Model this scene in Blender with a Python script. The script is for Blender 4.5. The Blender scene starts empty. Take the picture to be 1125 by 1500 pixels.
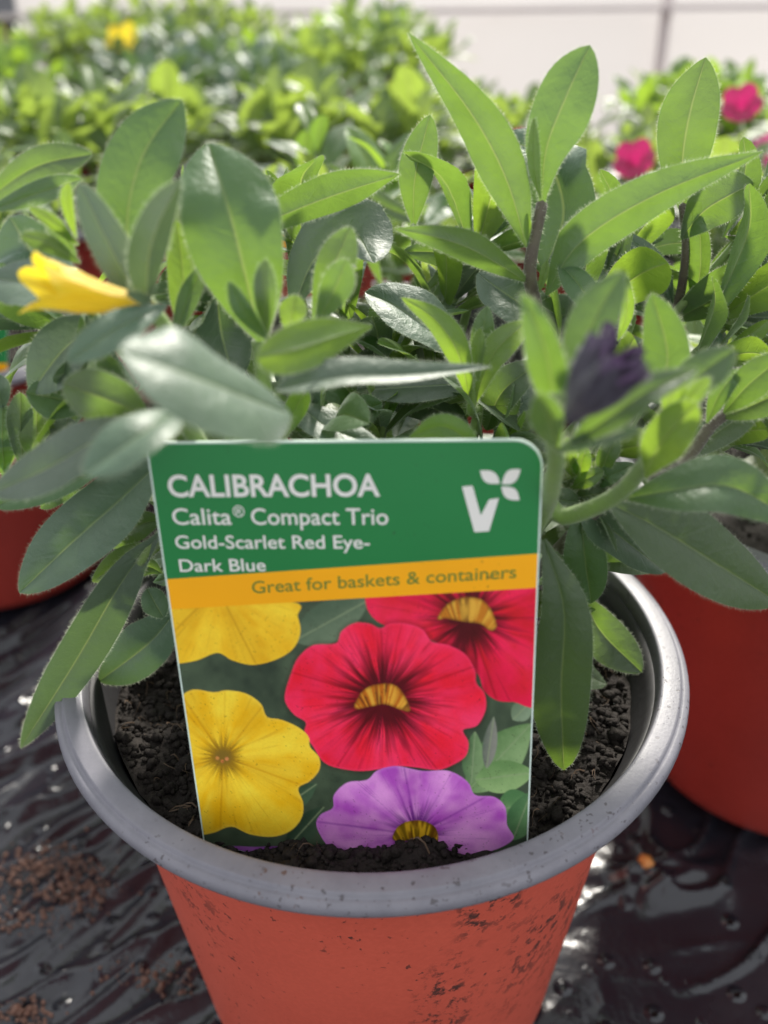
import bpy, bmesh, math, random
import numpy as np
from mathutils import Vector, Matrix, noise as mnoise
random.seed(7); RNG = np.random.default_rng(7)
S = bpy.context.scene; COL = S.collection
# ------------------------------------------------------------------ camera
F = 1400.0                                   # focal length in photo pixels (1125 x 1500)
CAM = Vector((0.0, -0.1595, 0.2348)); PITCH, YAW, ROLL = 0.55172, 0.01775, -0.01187
fw = Vector((math.sin(YAW)*math.cos(PITCH), math.cos(YAW)*math.cos(PITCH), -math.sin(PITCH)))
r0 = fw.cross(Vector((0, 0, 1))).normalized(); u0 = r0.cross(fw)
rt = r0*math.cos(ROLL) + u0*math.sin(ROLL); up = -r0*math.sin(ROLL) + u0*math.cos(ROLL)
cd = bpy.data.cameras.new('camera'); cam = bpy.data.objects.new('camera', cd); COL.objects.link(cam)
cam.matrix_world = Matrix(((rt.x, up.x, -fw.x, CAM.x), (rt.y, up.y, -fw.y, CAM.y), (rt.z, up.z, -fw.z, CAM.z), (0, 0, 0, 1)))
cd.sensor_fit = 'HORIZONTAL'; cd.sensor_width = 36.0; cd.lens = 36.0*F/1125
cd.clip_start = 0.005; cd.clip_end = 50
cd.dof.use_dof = True; cd.dof.focus_distance = 0.176; cd.dof.aperture_fstop = cd.lens/2.8
S.camera = cam
S.render.resolution_x, S.render.resolution_y = 768, 1024
# ------------------------------------------------------------------ light: diffused daylight of a film-covered tunnel, sun from behind
w = bpy.data.worlds.new('World'); S.world = w; w.use_nodes = True
bg = w.node_tree.nodes['Background']; bg.inputs[0].default_value = (0.93, 0.96, 1.0, 1); bg.inputs[1].default_value = 0.80
sd = bpy.data.lights.new('sun', 'SUN'); sd.energy = 5.0; sd.angle = math.radians(7); sd.color = (1, 0.95, 0.86)
sun = bpy.data.objects.new('sun', sd); COL.objects.link(sun)
sun.rotation_euler = Vector((0.34, 1.0, 0.86)).to_track_quat('Z', 'Y').to_euler()
S.view_settings.view_transform = 'Standard'; S.view_settings.look = 'None'; S.view_settings.exposure = 0.60; S.view_settings.gamma = 1
S.view_settings.use_curve_mapping = False

# ------------------------------------------------------------------ helpers
def ray(x, y): return fw + rt*((x-562.5)/F) - up*((y-750)/F)
def PY(x, y, Ycm):                            # photo pixel + plan distance (cm) -> point
    d = ray(x, y); return CAM + d*((Ycm/100 - CAM.y)/d.y)
def PZ(x, y, z):
    d = ray(x, y); return CAM + d*((z - CAM.z)/d.z)
def depth(p): return (Vector(p)-CAM).dot(fw)
def pix(p):
    q = Vector(p)-CAM; z = q.dot(fw); return 562.5+F*q.dot(rt)/z, 750-F*q.dot(up)/z

def tag(o, label=None, cat=None, group=None, kind=None):
    if label: o['label'] = label
    if cat: o['category'] = cat
    if group: o['group'] = group
    if kind: o['kind'] = kind
    return o
def empty(name, loc):
    o = bpy.data.objects.new(name, None); o.location = loc; o.empty_display_size = .01; COL.objects.link(o); return o
def mesh_obj(name, verts, faces, mats, parent=None, smooth=True, midx=None, uv=None):
    base = Vector(parent.location) if parent else Vector((0, 0, 0))
    if parent and parent.parent: base = base + Vector(parent.parent.location)
    me = bpy.data.meshes.new(name)
    me.from_pydata([tuple(Vector(v)-base) for v in verts], [], faces)
    for m in (mats if isinstance(mats, (list, tuple)) else [mats]): me.materials.append(m)
    if smooth: me.polygons.foreach_set('use_smooth', [True]*len(me.polygons))
    if midx is not None: me.polygons.foreach_set('material_index', midx)
    if uv is not None:
        l = me.uv_layers.new(name='UVMap'); li = np.empty(len(me.loops), dtype=np.int32); me.loops.foreach_get('vertex_index', li)
        l.data.foreach_set('uv', np.asarray(uv, dtype=np.float32)[li].ravel())
    o = bpy.data.objects.new(name, me); COL.objects.link(o)
    if parent: o.parent = parent
    return o
def lathe(prof, n=96, c=(0, 0, 0), closed=False):
    V = []; Fc = []
    for r, z in prof:
        for k in range(n):
            a = 2*math.pi*k/n; V.append((c[0]+r*math.cos(a), c[1]+r*math.sin(a), c[2]+z))
    m = len(prof)
    for i in range(m-1 if not closed else m):
        for k in range(n):
            j = (i+1) % m; Fc.append((i*n+k, i*n+(k+1) % n, j*n+(k+1) % n, j*n+k))
    return V, Fc
def spline(pts, n):                           # Catmull-Rom through the points, n+1 samples
    p = [Vector(q) for q in pts]
    if len(p) == 2: return [p[0].lerp(p[1], i/n) for i in range(n+1)]
    p = [p[0]*2-p[1]] + p + [p[-1]*2-p[-2]]; m = len(p)-3; out = []
    for i in range(n+1):
        s = i/n*m; k = min(int(s), m-1); t = s-k; a, b, c, d = p[k:k+4]
        out.append(0.5*((2*b) + (c-a)*t + (2*a-5*b+4*c-d)*t*t + (3*b-a-3*c+d)*t**3))
    return out

# ------------------------------------------------------------------ materials
class NT:
    def __init__(s, name):
        s.m = bpy.data.materials.new(name); s.m.use_nodes = True; s.t = s.m.node_tree; s.t.nodes.clear()
        s.out = s.n('ShaderNodeOutputMaterial')
    def n(s, typ, inp=None, **kw):
        x = s.t.nodes.new(typ)
        for k, v in kw.items(): setattr(x, k, v)
        for k, v in (inp or {}).items():
            if hasattr(v, 'is_output'): s.t.links.new(v, x.inputs[k])
            else: x.inputs[k].default_value = v
        return x
    def l(s, a, b): s.t.links.new(a, b)
    def math(s, op, a, b=0.0, clamp=False):
        return s.n('ShaderNodeMath', {0: a, 1: b}, operation=op, use_clamp=clamp).outputs[0]
    def mix(s, f, a, b):
        x = s.n('ShaderNodeMix', data_type='RGBA')
        for i, v in ((0, f), (6, a), (7, b)):
            if hasattr(v, 'is_output'): s.l(v, x.inputs[i])
            else: x.inputs[i].default_value = v if i == 0 else (*v, 1)[:4]
        return x.outputs[2]
    def noise(s, vec, scale, detail=3, rough=.55):
        return s.n('ShaderNodeTexNoise', {'Vector': vec, 'Scale': scale, 'Detail': detail, 'Roughness': rough}).outputs['Fac']
    def ramp(s, f, lo, hi):
        return s.n('ShaderNodeMapRange', {0: f, 1: lo, 2: hi, 3: 0.0, 4: 1.0}).outputs[0]
    def bump(s, h, strength, dist, nrm=None):
        d = {'Height': h, 'Strength': strength, 'Distance': dist}
        if nrm is not None: d['Normal'] = nrm
        return s.n('ShaderNodeBump', d).outputs[0]
    def done(s, sh): s.l(sh, s.out.inputs[0]); return s.m

def leaf_mat(name, top, under, trans, tfac=.42, sheen=.6, rough=.38):
    t = NT(name); geo = t.n('ShaderNodeNewGeometry'); oi = t.n('ShaderNodeObjectInfo'); uv = t.n('ShaderNodeUVMap').outputs[0]
    sep = t.n('ShaderNodeSeparateXYZ', {0: uv}); pos = geo.outputs['Position']
    au = t.math('ABSOLUTE', sep.outputs[0])
    n1 = t.noise(pos, 160, 4); n2 = t.noise(pos, 900, 3); n3 = t.noise(pos, 3800, 2)
    mid = t.ramp(au, .06, .015)
    # side veins: slanted bands in leaf space
    band = t.math('SINE', t.math('MULTIPLY', t.math('SUBTRACT', sep.outputs[1], t.math('MULTIPLY', au, .16)), 44.0))
    vein = t.math('MULTIPLY', t.math('MULTIPLY', t.ramp(band, .86, 1.0), t.ramp(au, .9, .3)), t.ramp(n1, .35, .65))
    col = t.mix(geo.outputs['Backfacing'], top, under)
    col = t.mix(t.math('MULTIPLY', t.ramp(n1, .35, .7), .45), col, tuple(c*1.45 for c in top))
    hsv = t.n('ShaderNodeHueSaturation', {'Hue': t.math('ADD', t.math('MULTIPLY', oi.outputs['Random'], .03), .485),
              'Saturation': t.math('ADD', t.math('MULTIPLY', oi.outputs['Random'], .25), .85), 'Value': t.math('ADD', t.math('MULTIPLY', oi.outputs['Random'], .35), .82), 'Color': col})
    col = t.mix(t.math('MULTIPLY', mid, .30), hsv.outputs[0], (.30, .40, .16)); col = t.mix(t.math('MULTIPLY', vein, .05), col, (.28, .38, .18))
    h = t.math('ADD', t.math('MULTIPLY', n2, .6), t.math('ADD', t.math('MULTIPLY', n3, .35), t.math('ADD', t.math('MULTIPLY', mid, -.9), t.math('MULTIPLY', vein, -.25))))
    bp0 = t.bump(t.noise(pos, 260, 2), .35, .0010)
    bp = t.bump(h, .55, .0004, bp0)
    pr = t.n('ShaderNodeBsdfPrincipled', {'Base Color': col, 'Roughness': rough, 'Normal': bp, 'Specular IOR Level': .85,
             'Sheen Weight': sheen, 'Sheen Roughness': .3, 'Sheen Tint': (.92, .97, 1, 1)})
    tc = t.mix(t.ramp(n1, .3, .75), trans, tuple(c*.72 for c in trans)); tc = t.mix(t.math('MULTIPLY', mid, .5), tc, (.45, .5, .15))
    tr = t.n('ShaderNodeBsdfTranslucent', {'Color': tc, 'Normal': bp})
    return t.done(t.n('ShaderNodeMixShader', {0: tfac, 1: pr.outputs[0], 2: tr.outputs[0]}).outputs[0])
M = {}
M['leaf'] = leaf_mat('leaf_green', (.060, .118, .046), (.090, .145, .072), (.24, .40, .042), .44, .50, .44)
M['leaf_blue'] = leaf_mat('leaf_blue_green', (.070, .122, .072), (.105, .150, .095), (.15, .26, .05), .24, .65, .46)
M['leaf_young'] = leaf_mat('leaf_young', (.10, .19, .04), (.13, .21, .06), (.34, .52, .04), .50, .3)
M['leaf_far'] = leaf_mat('leaf_far', (.095, .165, .055), (.13, .19, .09), (.38, .52, .07), .48, .45)  # paler than leaf_green: haze over the beds behind is put into the colour
def hair_mat():
    t = NT('leaf_hair'); a = t.n('ShaderNodeBsdfDiffuse', {0: (.62, .68, .52, 1)}); b = t.n('ShaderNodeBsdfTranslucent', {0: (.70, .76, .56, 1)})
    return t.done(t.n('ShaderNodeMixShader', {0: .6, 1: a.outputs[0], 2: b.outputs[0]}).outputs[0])
M['hair'] = hair_mat()
def stem_mat(name, a, b):
    t = NT(name); pos = t.n('ShaderNodeNewGeometry').outputs['Position']; n = t.noise(pos, 220, 3)
    pr = t.n('ShaderNodeBsdfPrincipled', {'Base Color': t.mix(t.ramp(n, .35, .65), a, b), 'Roughness': .5, 'Sheen Weight': .4, 'Normal': t.bump(t.noise(pos, 1500), .4, .0004)})
    tr = t.n('ShaderNodeBsdfTranslucent', {0: (*[c*1.6 for c in a], 1)})
    return t.done(t.n('ShaderNodeMixShader', {0: .25, 1: pr.outputs[0], 2: tr.outputs[0]}).outputs[0])
M['stem'] = stem_mat('stem_green', (.19, .30, .06), (.15, .22, .07)); M['stem_brown'] = stem_mat('stem_brown', (.13, .12, .07), (.09, .065, .055))
def petal_mat(name, a, b, tr_, tf=.35, rough=.5):
    t = NT(name); uv = t.n('ShaderNodeUVMap').outputs[0]; pos = t.n('ShaderNodeNewGeometry').outputs['Position']
    sp = t.n('ShaderNodeSeparateXYZ', {0: uv})
    streak = t.noise(t.n('ShaderNodeCombineXYZ', {0: t.math('MULTIPLY', sp.outputs[0], 30.0), 1: t.math('MULTIPLY', sp.outputs[1], 1.5)}).outputs[0], 1.0, 3)
    pr = t.n('ShaderNodeBsdfPrincipled', {'Base Color': t.mix(t.ramp(streak, .3, .7), a, b), 'Roughness': rough, 'Sheen Weight': .3, 'Normal': t.bump(streak, .5, .0006)})
    return t.done(t.n('ShaderNodeMixShader', {0: tf, 1: pr.outputs[0], 2: t.n('ShaderNodeBsdfTranslucent', {0: (*tr_, 1)}).outputs[0]}).outputs[0])
M['yellow'] = petal_mat('petal_yellow', (.85, .66, .03), (.78, .50, .015), (.92, .74, .04), .45)
M['purple'] = petal_mat('petal_purple', (.080, .074, .100), (.030, .024, .036), (.10, .05, .14), .2)
M['magenta'] = petal_mat('petal_magenta', (.50, .015, .12), (.38, .01, .08), (.6, .03, .18)); M['pink'] = petal_mat('petal_pink', (.62, .08, .26), (.5, .05, .2), (.7, .12, .3))

def pot_mat(name, base, dark):
    t = NT(name); g = t.n('ShaderNodeNewGeometry'); pos = g.outputs['Position']
    big = t.noise(pos, 35, 4); fine = t.noise(pos, 900, 3)
    st = t.n('ShaderNodeMapping', {'Vector': pos, 'Scale': (1, 1, .35)}).outputs[0]
    # soil specks and smears stuck to the wall
    sp1 = t.math('MULTIPLY', t.ramp(t.noise(pos, 560, 3), .635, .69), t.ramp(t.noise(pos, 45, 2), .42, .64))
    sp2 = t.math('MULTIPLY', t.ramp(t.noise(pos, 330, 5, .7), .52, .60), t.ramp(t.noise(st, 26, 2), .575, .65))
    dirt = t.math('MAXIMUM', sp1, sp2, True)
    col = t.mix(t.ramp(big, .3, .7), base, dark); col = t.mix(t.math('MULTIPLY', t.ramp(fine, .4, .8), .25), col, tuple(min(1, c*1.3+.02) for c in base))
    col = t.mix(t.math('MULTIPLY', dirt, .9), col, (.018, .012, .010))
    rg = t.math('ADD', t.math('MULTIPLY', dirt, .4), t.math('ADD', t.math('MULTIPLY', big, .12), .36))
    return t.done(t.n('ShaderNodeBsdfPrincipled', {'Base Color': col, 'Roughness': rg, 'Normal': t.bump(t.math('ADD', t.math('MULTIPLY', fine, .3), t.math('MULTIPLY', dirt, 1.2)), .35, .0004), 'Subsurface Weight': 0.0}).outputs[0])
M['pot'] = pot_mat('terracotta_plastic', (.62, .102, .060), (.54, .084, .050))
M['pot_red'] = pot_mat('shaded_red_plastic', (.31, .033, .023), (.25, .027, .019))  # red plastic, its base darkened to carry the shade the neighbour pots stand in
def rim_mat():
    t = NT('grey_rim_plastic'); pos = t.n('ShaderNodeNewGeometry').outputs['Position']
    sp = t.math('MULTIPLY', t.ramp(t.noise(pos, 800, 2), .64, .68), t.ramp(t.noise(pos, 40, 2), .42, .6))
    br = t.math('MULTIPLY', t.ramp(t.noise(pos, 700, 3), .62, .68), t.ramp(t.noise(pos, 60, 2), .60, .66))
    wear = t.noise(pos, 110, 5, .65)
    col = t.mix(t.ramp(wear, .35, .7), (.155, .150, .175), (.205, .198, .225)); col = t.mix(t.math('MULTIPLY', sp, .8), col, (.06, .05, .055)); col = t.mix(t.math('MULTIPLY', br, .8), col, (.09, .04, .025))
    return t.done(t.n('ShaderNodeBsdfPrincipled', {'Base Color': col, 'Roughness': t.math('ADD', t.math('MULTIPLY', wear, .25), .38), 'Normal': t.bump(t.math('ADD', t.noise(pos, 1400, 2), t.math('MULTIPLY', sp, -2.0)), .25, .0002)}).outputs[0])
M['rim'] = rim_mat()
def simple(name, col, rough, scale=300, var=.3, bump=.3, dist=.0004, spec=.5):
    t = NT(name); pos = t.n('ShaderNodeNewGeometry').outputs['Position']; n = t.noise(pos, scale, 4)
    c = t.mix(n, tuple(x*(1-var) for x in col), tuple(min(1, x*(1+var)) for x in col))
    return t.done(t.n('ShaderNodeBsdfPrincipled', {'Base Color': c, 'Roughness': rough, 'Specular IOR Level': spec, 'Normal': t.bump(n, bump, dist)}).outputs[0])
M['pot_in'] = simple('pot_inside_grey', (.022, .021, .023), .6, spec=.3)
M['soil'] = simple('peat_soil', (.016, .012, .010), .8, 900, .6, .9, .0008, .25)
M['fibre'] = simple('peat_fibre', (.085, .050, .028), .7); M['crumb'] = simple('brown_crumbs', (.11, .052, .034), .6, 900, .5, .6, .0006)
M['granule'] = simple('orange_granule', (.55, .22, .05), .35, 900, .3, .3)
M['white_edge'] = simple('tag_card_edge', (.66, .78, .70), .35, 900, .05, .05)
M['wall'] = None
def film_mat():
    t = NT('black_perforated_film'); pos = t.n('ShaderNodeNewGeometry').outputs['Position']
    vo = t.n('ShaderNodeTexVoronoi', {'Vector': t.n('ShaderNodeMapping', {'Vector': pos, 'Scale': (1, 1, 0)}).outputs[0], 'Scale': 115.0, 'Randomness': .75})
    d = vo.outputs['Distance']; hole = t.ramp(d, .13, .07)
    lip = t.math('SUBTRACT', t.ramp(d, .30, .12), t.math('MULTIPLY', hole, 1.8))
    n = t.noise(pos, 60, 4); f = t.noise(pos, 500, 3)
    h = t.math('ADD', t.math('MULTIPLY', lip, .8), t.math('ADD', t.math('MULTIPLY', n, .6), t.math('MULTIPLY', f, .10)))
    dust = t.math('MULTIPLY', t.ramp(t.noise(pos, 30, 5, .65), .5, .75), .35)
    col = t.mix(dust, (.014, .014, .020), (.045, .040, .046)); col = t.mix(hole, col, (.002, .002, .002))
    return t.done(t.n('ShaderNodeBsdfPrincipled', {'Base Color': col, 'Roughness': t.math('ADD', t.math('MULTIPLY', n, .22), .11), 'Normal': t.bump(h, .9, .0013), 'Specular IOR Level': .6}).outputs[0])
M['film'] = film_mat()

# ------------------------------------------------------------------ ground: black perforated film with wrinkles
def axis(lo, hi, flo, fhi, fine, coarse):
    a = list(np.arange(flo, fhi+1e-9, fine)); x = flo; s = fine; L = []
    while x > lo: s = min(s*1.25, coarse); x -= s; L.append(x)
    x = fhi; s = fine; R_ = []
    while x < hi: s = min(s*1.25, coarse); x += s; R_.append(x)
    return np.array(L[::-1]+a+R_)
gx = axis(-3, 3, -.17, .19, .0012, .12); gy = axis(-.6, 3, -.11, .16, .0012, .12)
GX, GY = np.meshgrid(gx, gy)
def ridge(x, y, ang, wl, amp, seed, sharp=2.2):
    rs = np.random.default_rng(seed); c, s = math.cos(ang), math.sin(ang); a = x*c+y*s; b = -x*s+y*c; z = 0
    for k in range(3):
        ph = rs.uniform(0, 6.28, 3); q = b/wl*(1+.35*k) + .5*np.sin(a*rs.uniform(10, 26)+ph[0]) + .25*np.sin(a*rs.uniform(30, 60)+ph[1])
        z = z + amp/(1+.5*k)*np.maximum(0, np.cos(q*6.283+ph[2]))**sharp*(0.5+.5*np.sin(a*rs.uniform(12, 30)+ph[1]))
    return z
def vn(x, y, seed):
    rs = np.random.default_rng(seed); G = rs.uniform(0, 1, (128, 128)); xi = np.floor(x).astype(int); yi = np.floor(y).astype(int); a = x-xi; b = y-yi; a = a*a*a*(a*(a*6-15)+10); b = b*b*b*(b*(b*6-15)+10)
    g = lambda i, j: G[i % 128, j % 128]
    return (g(xi, yi)*(1-a)+g(xi+1, yi)*a)*(1-b)+(g(xi, yi+1)*(1-a)+g(xi+1, yi+1)*a)*b
def crease(x, y, ang, along, across, seed, p=4):
    c, q = math.cos(ang), math.sin(ang); a = x*c+y*q; b = -x*q+y*c; wx = vn(x/.03, y/.03, seed+9)*.8
    n = vn(a/along+wx, b/across+wx*1.5, seed); return (1-np.abs(2*n-1))**p*np.clip(vn(x/.022, y/.022, seed+3)*1.8-.5, 0, 1)
wl_ = 1/(1+np.exp((GX+.01)/.012)); wr_ = 1-wl_
GZ = wl_*(ridge(GX, GY, math.radians(50), .023, .0040, 3, 3) + .0030*crease(GX, GY, math.radians(55), .09, .012, 40)) \
   + wr_*(.0065*crease(GX, GY, math.radians(6), .040, .0085, 60, 3) + .0050*crease(GX, GY, math.radians(28), .05, .012, 70, 5) + .0016*crease(GX, GY, math.radians(-12), .02, .006, 80, 3)) + .0011*np.sin(GX*41+1)*np.sin(GY*37)
near = np.exp(-(np.maximum(0, np.hypot(GX, GY)-.03)/.028)**2); GZ = GZ*(1-.97*near) - .0045 + .0008*near
ny, nx = GX.shape
gv = np.stack([GX, GY, GZ], -1).reshape(-1, 3)
ii = (np.arange(ny-1)[:, None]*nx+np.arange(nx-1)[None]).ravel()
ground = mesh_obj('ground', gv.tolist(), np.stack([ii, ii+1, ii+nx+1, ii+nx], -1).tolist(), M['film'])
tag(ground, 'wrinkled glossy black perforated film under the pots', kind='structure')

# ------------------------------------------------------------------ pots
HR = .106                                    # rim height
def pot_meshes():
    body = [(.0, .0015), (.039, .0015), (.0432, .0), (.0450, .0015), (.0458, .0045), (.0466, .012), (.0512, .050), (.0548, .082), (.0564, HR-.010), (.0592, HR-.0034),
            (.0586, HR-.0030), (.0574, HR-.0060), (.0555, HR-.0100), (.0548, HR-.0135), (.0500, .050), (.0452, .012), (.0, .010)]
    rim = [(.0592, HR-.0034), (.0632, HR-.0040), (.0645, HR-.0043), (.0652, HR-.0040), (.0655, HR-.0032), (.0654, HR-.0022), (.0649, HR-.0014), (.0642, HR-.0012), (.0639, HR-.0012), (.0637, HR-.0009), (.0635, HR-.0003), (.0632, HR-.0002), (.0605, HR), (.0599, HR), (.0597, HR-.0002), (.0596, HR-.0008), (.0588, HR-.0031)]
    return body, rim
body_p, rim_p = pot_meshes()
def make_pot(loc, bodymat):
    e = empty('flower_pot', loc)
    V, Fc = lathe(body_p, 96, loc); mi = []
    for i in range(len(body_p)-1): mi += [1 if i >= 9 else 0]*96
    b = mesh_obj('body', V, Fc, [bodymat, M['pot_in']], e, True, mi)
    V, Fc = lathe(rim_p, 128, loc, True); r_ = mesh_obj('rim', V, Fc, M['rim'], e)
    return e
def copy_tree(o, loc):
    c = o.copy(); COL.objects.link(c); c.location = loc
    for ch in list(o.children):
        k = ch.copy(); COL.objects.link(k); k.parent = c
        for g in list(ch.children):
            q = g.copy(); COL.objects.link(q); q.parent = k
    return c
pot = tag(make_pot((0, 0, 0), M['pot']), 'terracotta orange plastic pot with grey rim and soil specks, holding the picture tag', 'pot')

# ------------------------------------------------------------------ soil in the pot
def ico(sub):
    bm = bmesh.new(); bmesh.ops.create_icosphere(bm, subdivisions=sub, radius=1); v = np.array([x.co[:] for x in bm.verts]); f = np.array([[q.index for q in p.verts] for p in bm.faces]); bm.free(); return v, f
ICO1 = ico(1)
def crumbs(pts, sizes, rng):
    V = []; Fc = []; v0, f0 = ICO1; off = 0
    for p, s in zip(pts, sizes):
        sc = s*rng.uniform(.6, 1.35, 3); v = v0*sc*(1+rng.uniform(-.25, .25, (len(v0), 1)))
        a = rng.uniform(0, 6.28); c, q = math.cos(a), math.sin(a); v = v@np.array([[c, q, 0], [-q, c, 0], [0, 0, 1]]) + np.asarray(p)
        V += v.tolist(); Fc += (f0+off).tolist(); off += len(v0)
    return V, Fc
def soil_z(x, y):
    z = HR-.0108 + .004*mnoise.noise(Vector((x*60, y*60, 1))) + .002*mnoise.noise(Vector((x*190, y*190, 4)))
    z += .0022*math.exp(-((x+.002)**2/.0006+(y+.0525)**2/.00005))
    return z
def make_soil(loc, n_crumb, seed, name='potting_soil'):
    rng = np.random.default_rng(seed); V = [(loc[0], loc[1], loc[2]+soil_z(0, 0))]; Fc = []; nr, na = 40, 110
    for i in range(1, nr+1):
        for k in range(na):
            r = .0552*i/nr; a = 2*math.pi*k/na; x, y = r*math.cos(a), r*math.sin(a); V.append((loc[0]+x, loc[1]+y, loc[2]+soil_z(x, y)+rng.normal(0, .0003)))
    for k in range(na): Fc.append((0, 1+k, 1+(k+1) % na))
    for i in range(nr-1):
        for k in range(na): a = 1+i*na; b = a+na; Fc.append((a+k, b+k, b+(k+1) % na, a+(k+1) % na))
    pts = []; sz = []
    for _ in range(n_crumb):
        r = .0543*math.sqrt(rng.uniform()); a = rng.uniform(0, 6.283); x, y = r*math.cos(a), r*math.sin(a); s = abs(rng.normal(0, .00045))+.00025
        pts.append((loc[0]+x, loc[1]+y, loc[2]+soil_z(x, y)+s*.4)); sz.append(s)
    v2, f2 = crumbs(pts, sz, rng); o = len(V); V += v2; Fc += [tuple(i+o for i in f) for f in f2]
    mi = [0]*len(Fc)
    for _ in range(n_crumb//16):                # peat fibres
        r = .052*math.sqrt(rng.uniform()); a = rng.uniform(0, 6.283); x, y = r*math.cos(a), r*math.sin(a); th = rng.uniform(0, 6.283); L = rng.uniform(.0015, .006); w_ = rng.uniform(.00005, .00014); o = len(V)
        for k in range(5):
            f = k/4; px, py = x+L*f*math.cos(th+f*.8), y+L*f*math.sin(th+f*.8)
            if math.hypot(px, py) > .054: px, py = x, y
            z = soil_z(px, py)+.0005+.0012*math.sin(math.pi*f); V += [(loc[0]+px-w_*math.sin(th), loc[1]+py+w_*math.cos(th), loc[2]+z), (loc[0]+px+w_*math.sin(th), loc[1]+py-w_*math.cos(th), loc[2]+z+w_)]
        for k in range(4): Fc.append((o+2*k, o+2*k+1, o+2*k+3, o+2*k+2)); mi.append(1)
    return mesh_obj(name, V, Fc, [M['soil'], M['fibre']], None, True, mi)
soil = tag(make_soil((0, 0, 0), 9000, 11), 'dark crumbly peat soil filling the orange pot with the tag', 'soil', kind='stuff')

# ------------------------------------------------------------------ leaves
def leaf_geo(pts, hw, lats, nrms, peak=.58, blunt=.66, fold=.12, cup=0., n=16, hairs=True, wav=.04, seed=0, hl=.00065, hstep=.00014, pet=.07, hw_r=None):
    """leaf blade swept along a midrib: pts n+1 points, hw max half width, lats/nrms per point"""
    rng = np.random.default_rng(seed); a = math.log(.5)/math.log(peak); us = (-1, -.72, -.4, -.1, 0, .1, .4, .72, 1); m = len(us)
    V = []; UV = []; Fc = []; ph = rng.uniform(0, 6.28, 4)
    edge = {-1: [], 1: []}
    for i in range(n+1):
        t = i/n; tt = 1-(1-t)**1.25                 # denser towards the tip
        k = tt*n; k0 = min(int(k), n-1); fr = k-k0
        p = pts[k0].lerp(pts[k0+1], fr); la = lats[k0].lerp(lats[k0+1], fr).normalized(); nn = nrms[k0].lerp(nrms[k0+1], fr).normalized()
        wv = max(pet*(1-tt)**.3, math.sin(math.pi*min(1, max(0, tt))**a)**blunt if 0 < tt < 1 else 0)*hw
        if tt >= 1: wv = hw*.015
        for u in us:
            ww = wv*(1+wav*math.sin(tt*9+ph[0]+(2 if u > 0 else 0)))
            z = (fold+.22)*abs(u)*ww - (cup+.26)*u*u*ww + .06*ww*math.sin(tt*11+ph[1]+u*2.0)*abs(u) - .035*hw*math.exp(-(u/.12)**2)*(1 if wv > .2*hw else 0)
            q = p + la*(u*ww) + nn*z; V.append(q); UV.append((u, tt))
            if abs(u) == 1: edge[int(u)].append((q, la*u, nn))
    for i in range(n):
        for j in range(m-1): b = i*m+j; Fc.append((b, b+1, b+m+1, b+m))
    mi = [0]*len(Fc)
    if hairs:
        for sgn in (-1, 1):
            E_ = edge[sgn]
            for i in range(n):
                p, l1, n1 = E_[i]; q, l2, n2 = E_[i+1]; L = (q-p).length; k = max(1, int(L/hstep))
                tg = (q-p).normalized() if L > 0 else l1; out = (l1 - tg*l1.dot(tg)).normalized() if L > 0 else l1
                for j in range(k):
                    b = p.lerp(q, (j+rng.uniform())/k); d = (out + tg*rng.normal(.15, .5) + n1*rng.normal(0, .6)).normalized(); ln = hl*rng.uniform(.2, 1.3)
                    o = len(V); sd = tg*.00003
                    V += [b-sd-out*.0001, b+sd-out*.0001, b+d*ln]; UV += [(.9, .5)]*3; Fc.append((o, o+1, o+2)); mi.append(1)
    return V, Fc, UV, mi
LEAFN = [0]
def leaf(parent, pp, hwpx, roll=0, side=1, mat='leaf', name='leaf', **kw):
    """pp: (x, y, Ycm) photo points base->tip. side=1: upper face towards the camera. roll turns the blade about its midrib."""
    LEAFN[0] += 1; n = 16
    pts = spline([PY(*q) for q in pp], n); lats = []; nrms = []; zs = [depth(p) for p in pts]; zm = zs[n//2]
    for i, p in enumerate(pts):
        T = (pts[min(i+1, n)]-pts[max(i-1, 0)]).normalized(); Vw = (CAM-p).normalized(); s = T.cross(Vw).normalized(); nn = s.cross(T).normalized()
        a = math.radians(roll)
        if abs(T.z) < .8 and (-s.z if roll > 0 else s.z)*side < 0: a = -a     # positive roll: upper side turns to the sky
        lats.append(s*math.cos(a)+nn*math.sin(a)); nrms.append(nn*math.cos(a)-s*math.sin(a))
    hw = .94*hwpx*zm/F/max(.35, math.cos(math.radians(roll)))
    if side < 0: nrms = [-x for x in nrms]; lats = [-x for x in lats]
    V, Fc, UV, mi = leaf_geo(pts, hw, lats, nrms, seed=LEAFN[0], n=n, **kw)
    # make the winding agree with the blade normal (front face = upper side)
    f = Fc[(n//2)*8+3]; nv = (V[f[1]]-V[f[0]]).cross(V[f[3]]-V[f[0]])
    if nv.dot(nrms[n//2]) < 0: Fc = [tuple(reversed(x)) for x in Fc]
    return mesh_obj(name, V, Fc, [M[mat], M['hair']], parent, True, mi, UV)
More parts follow.
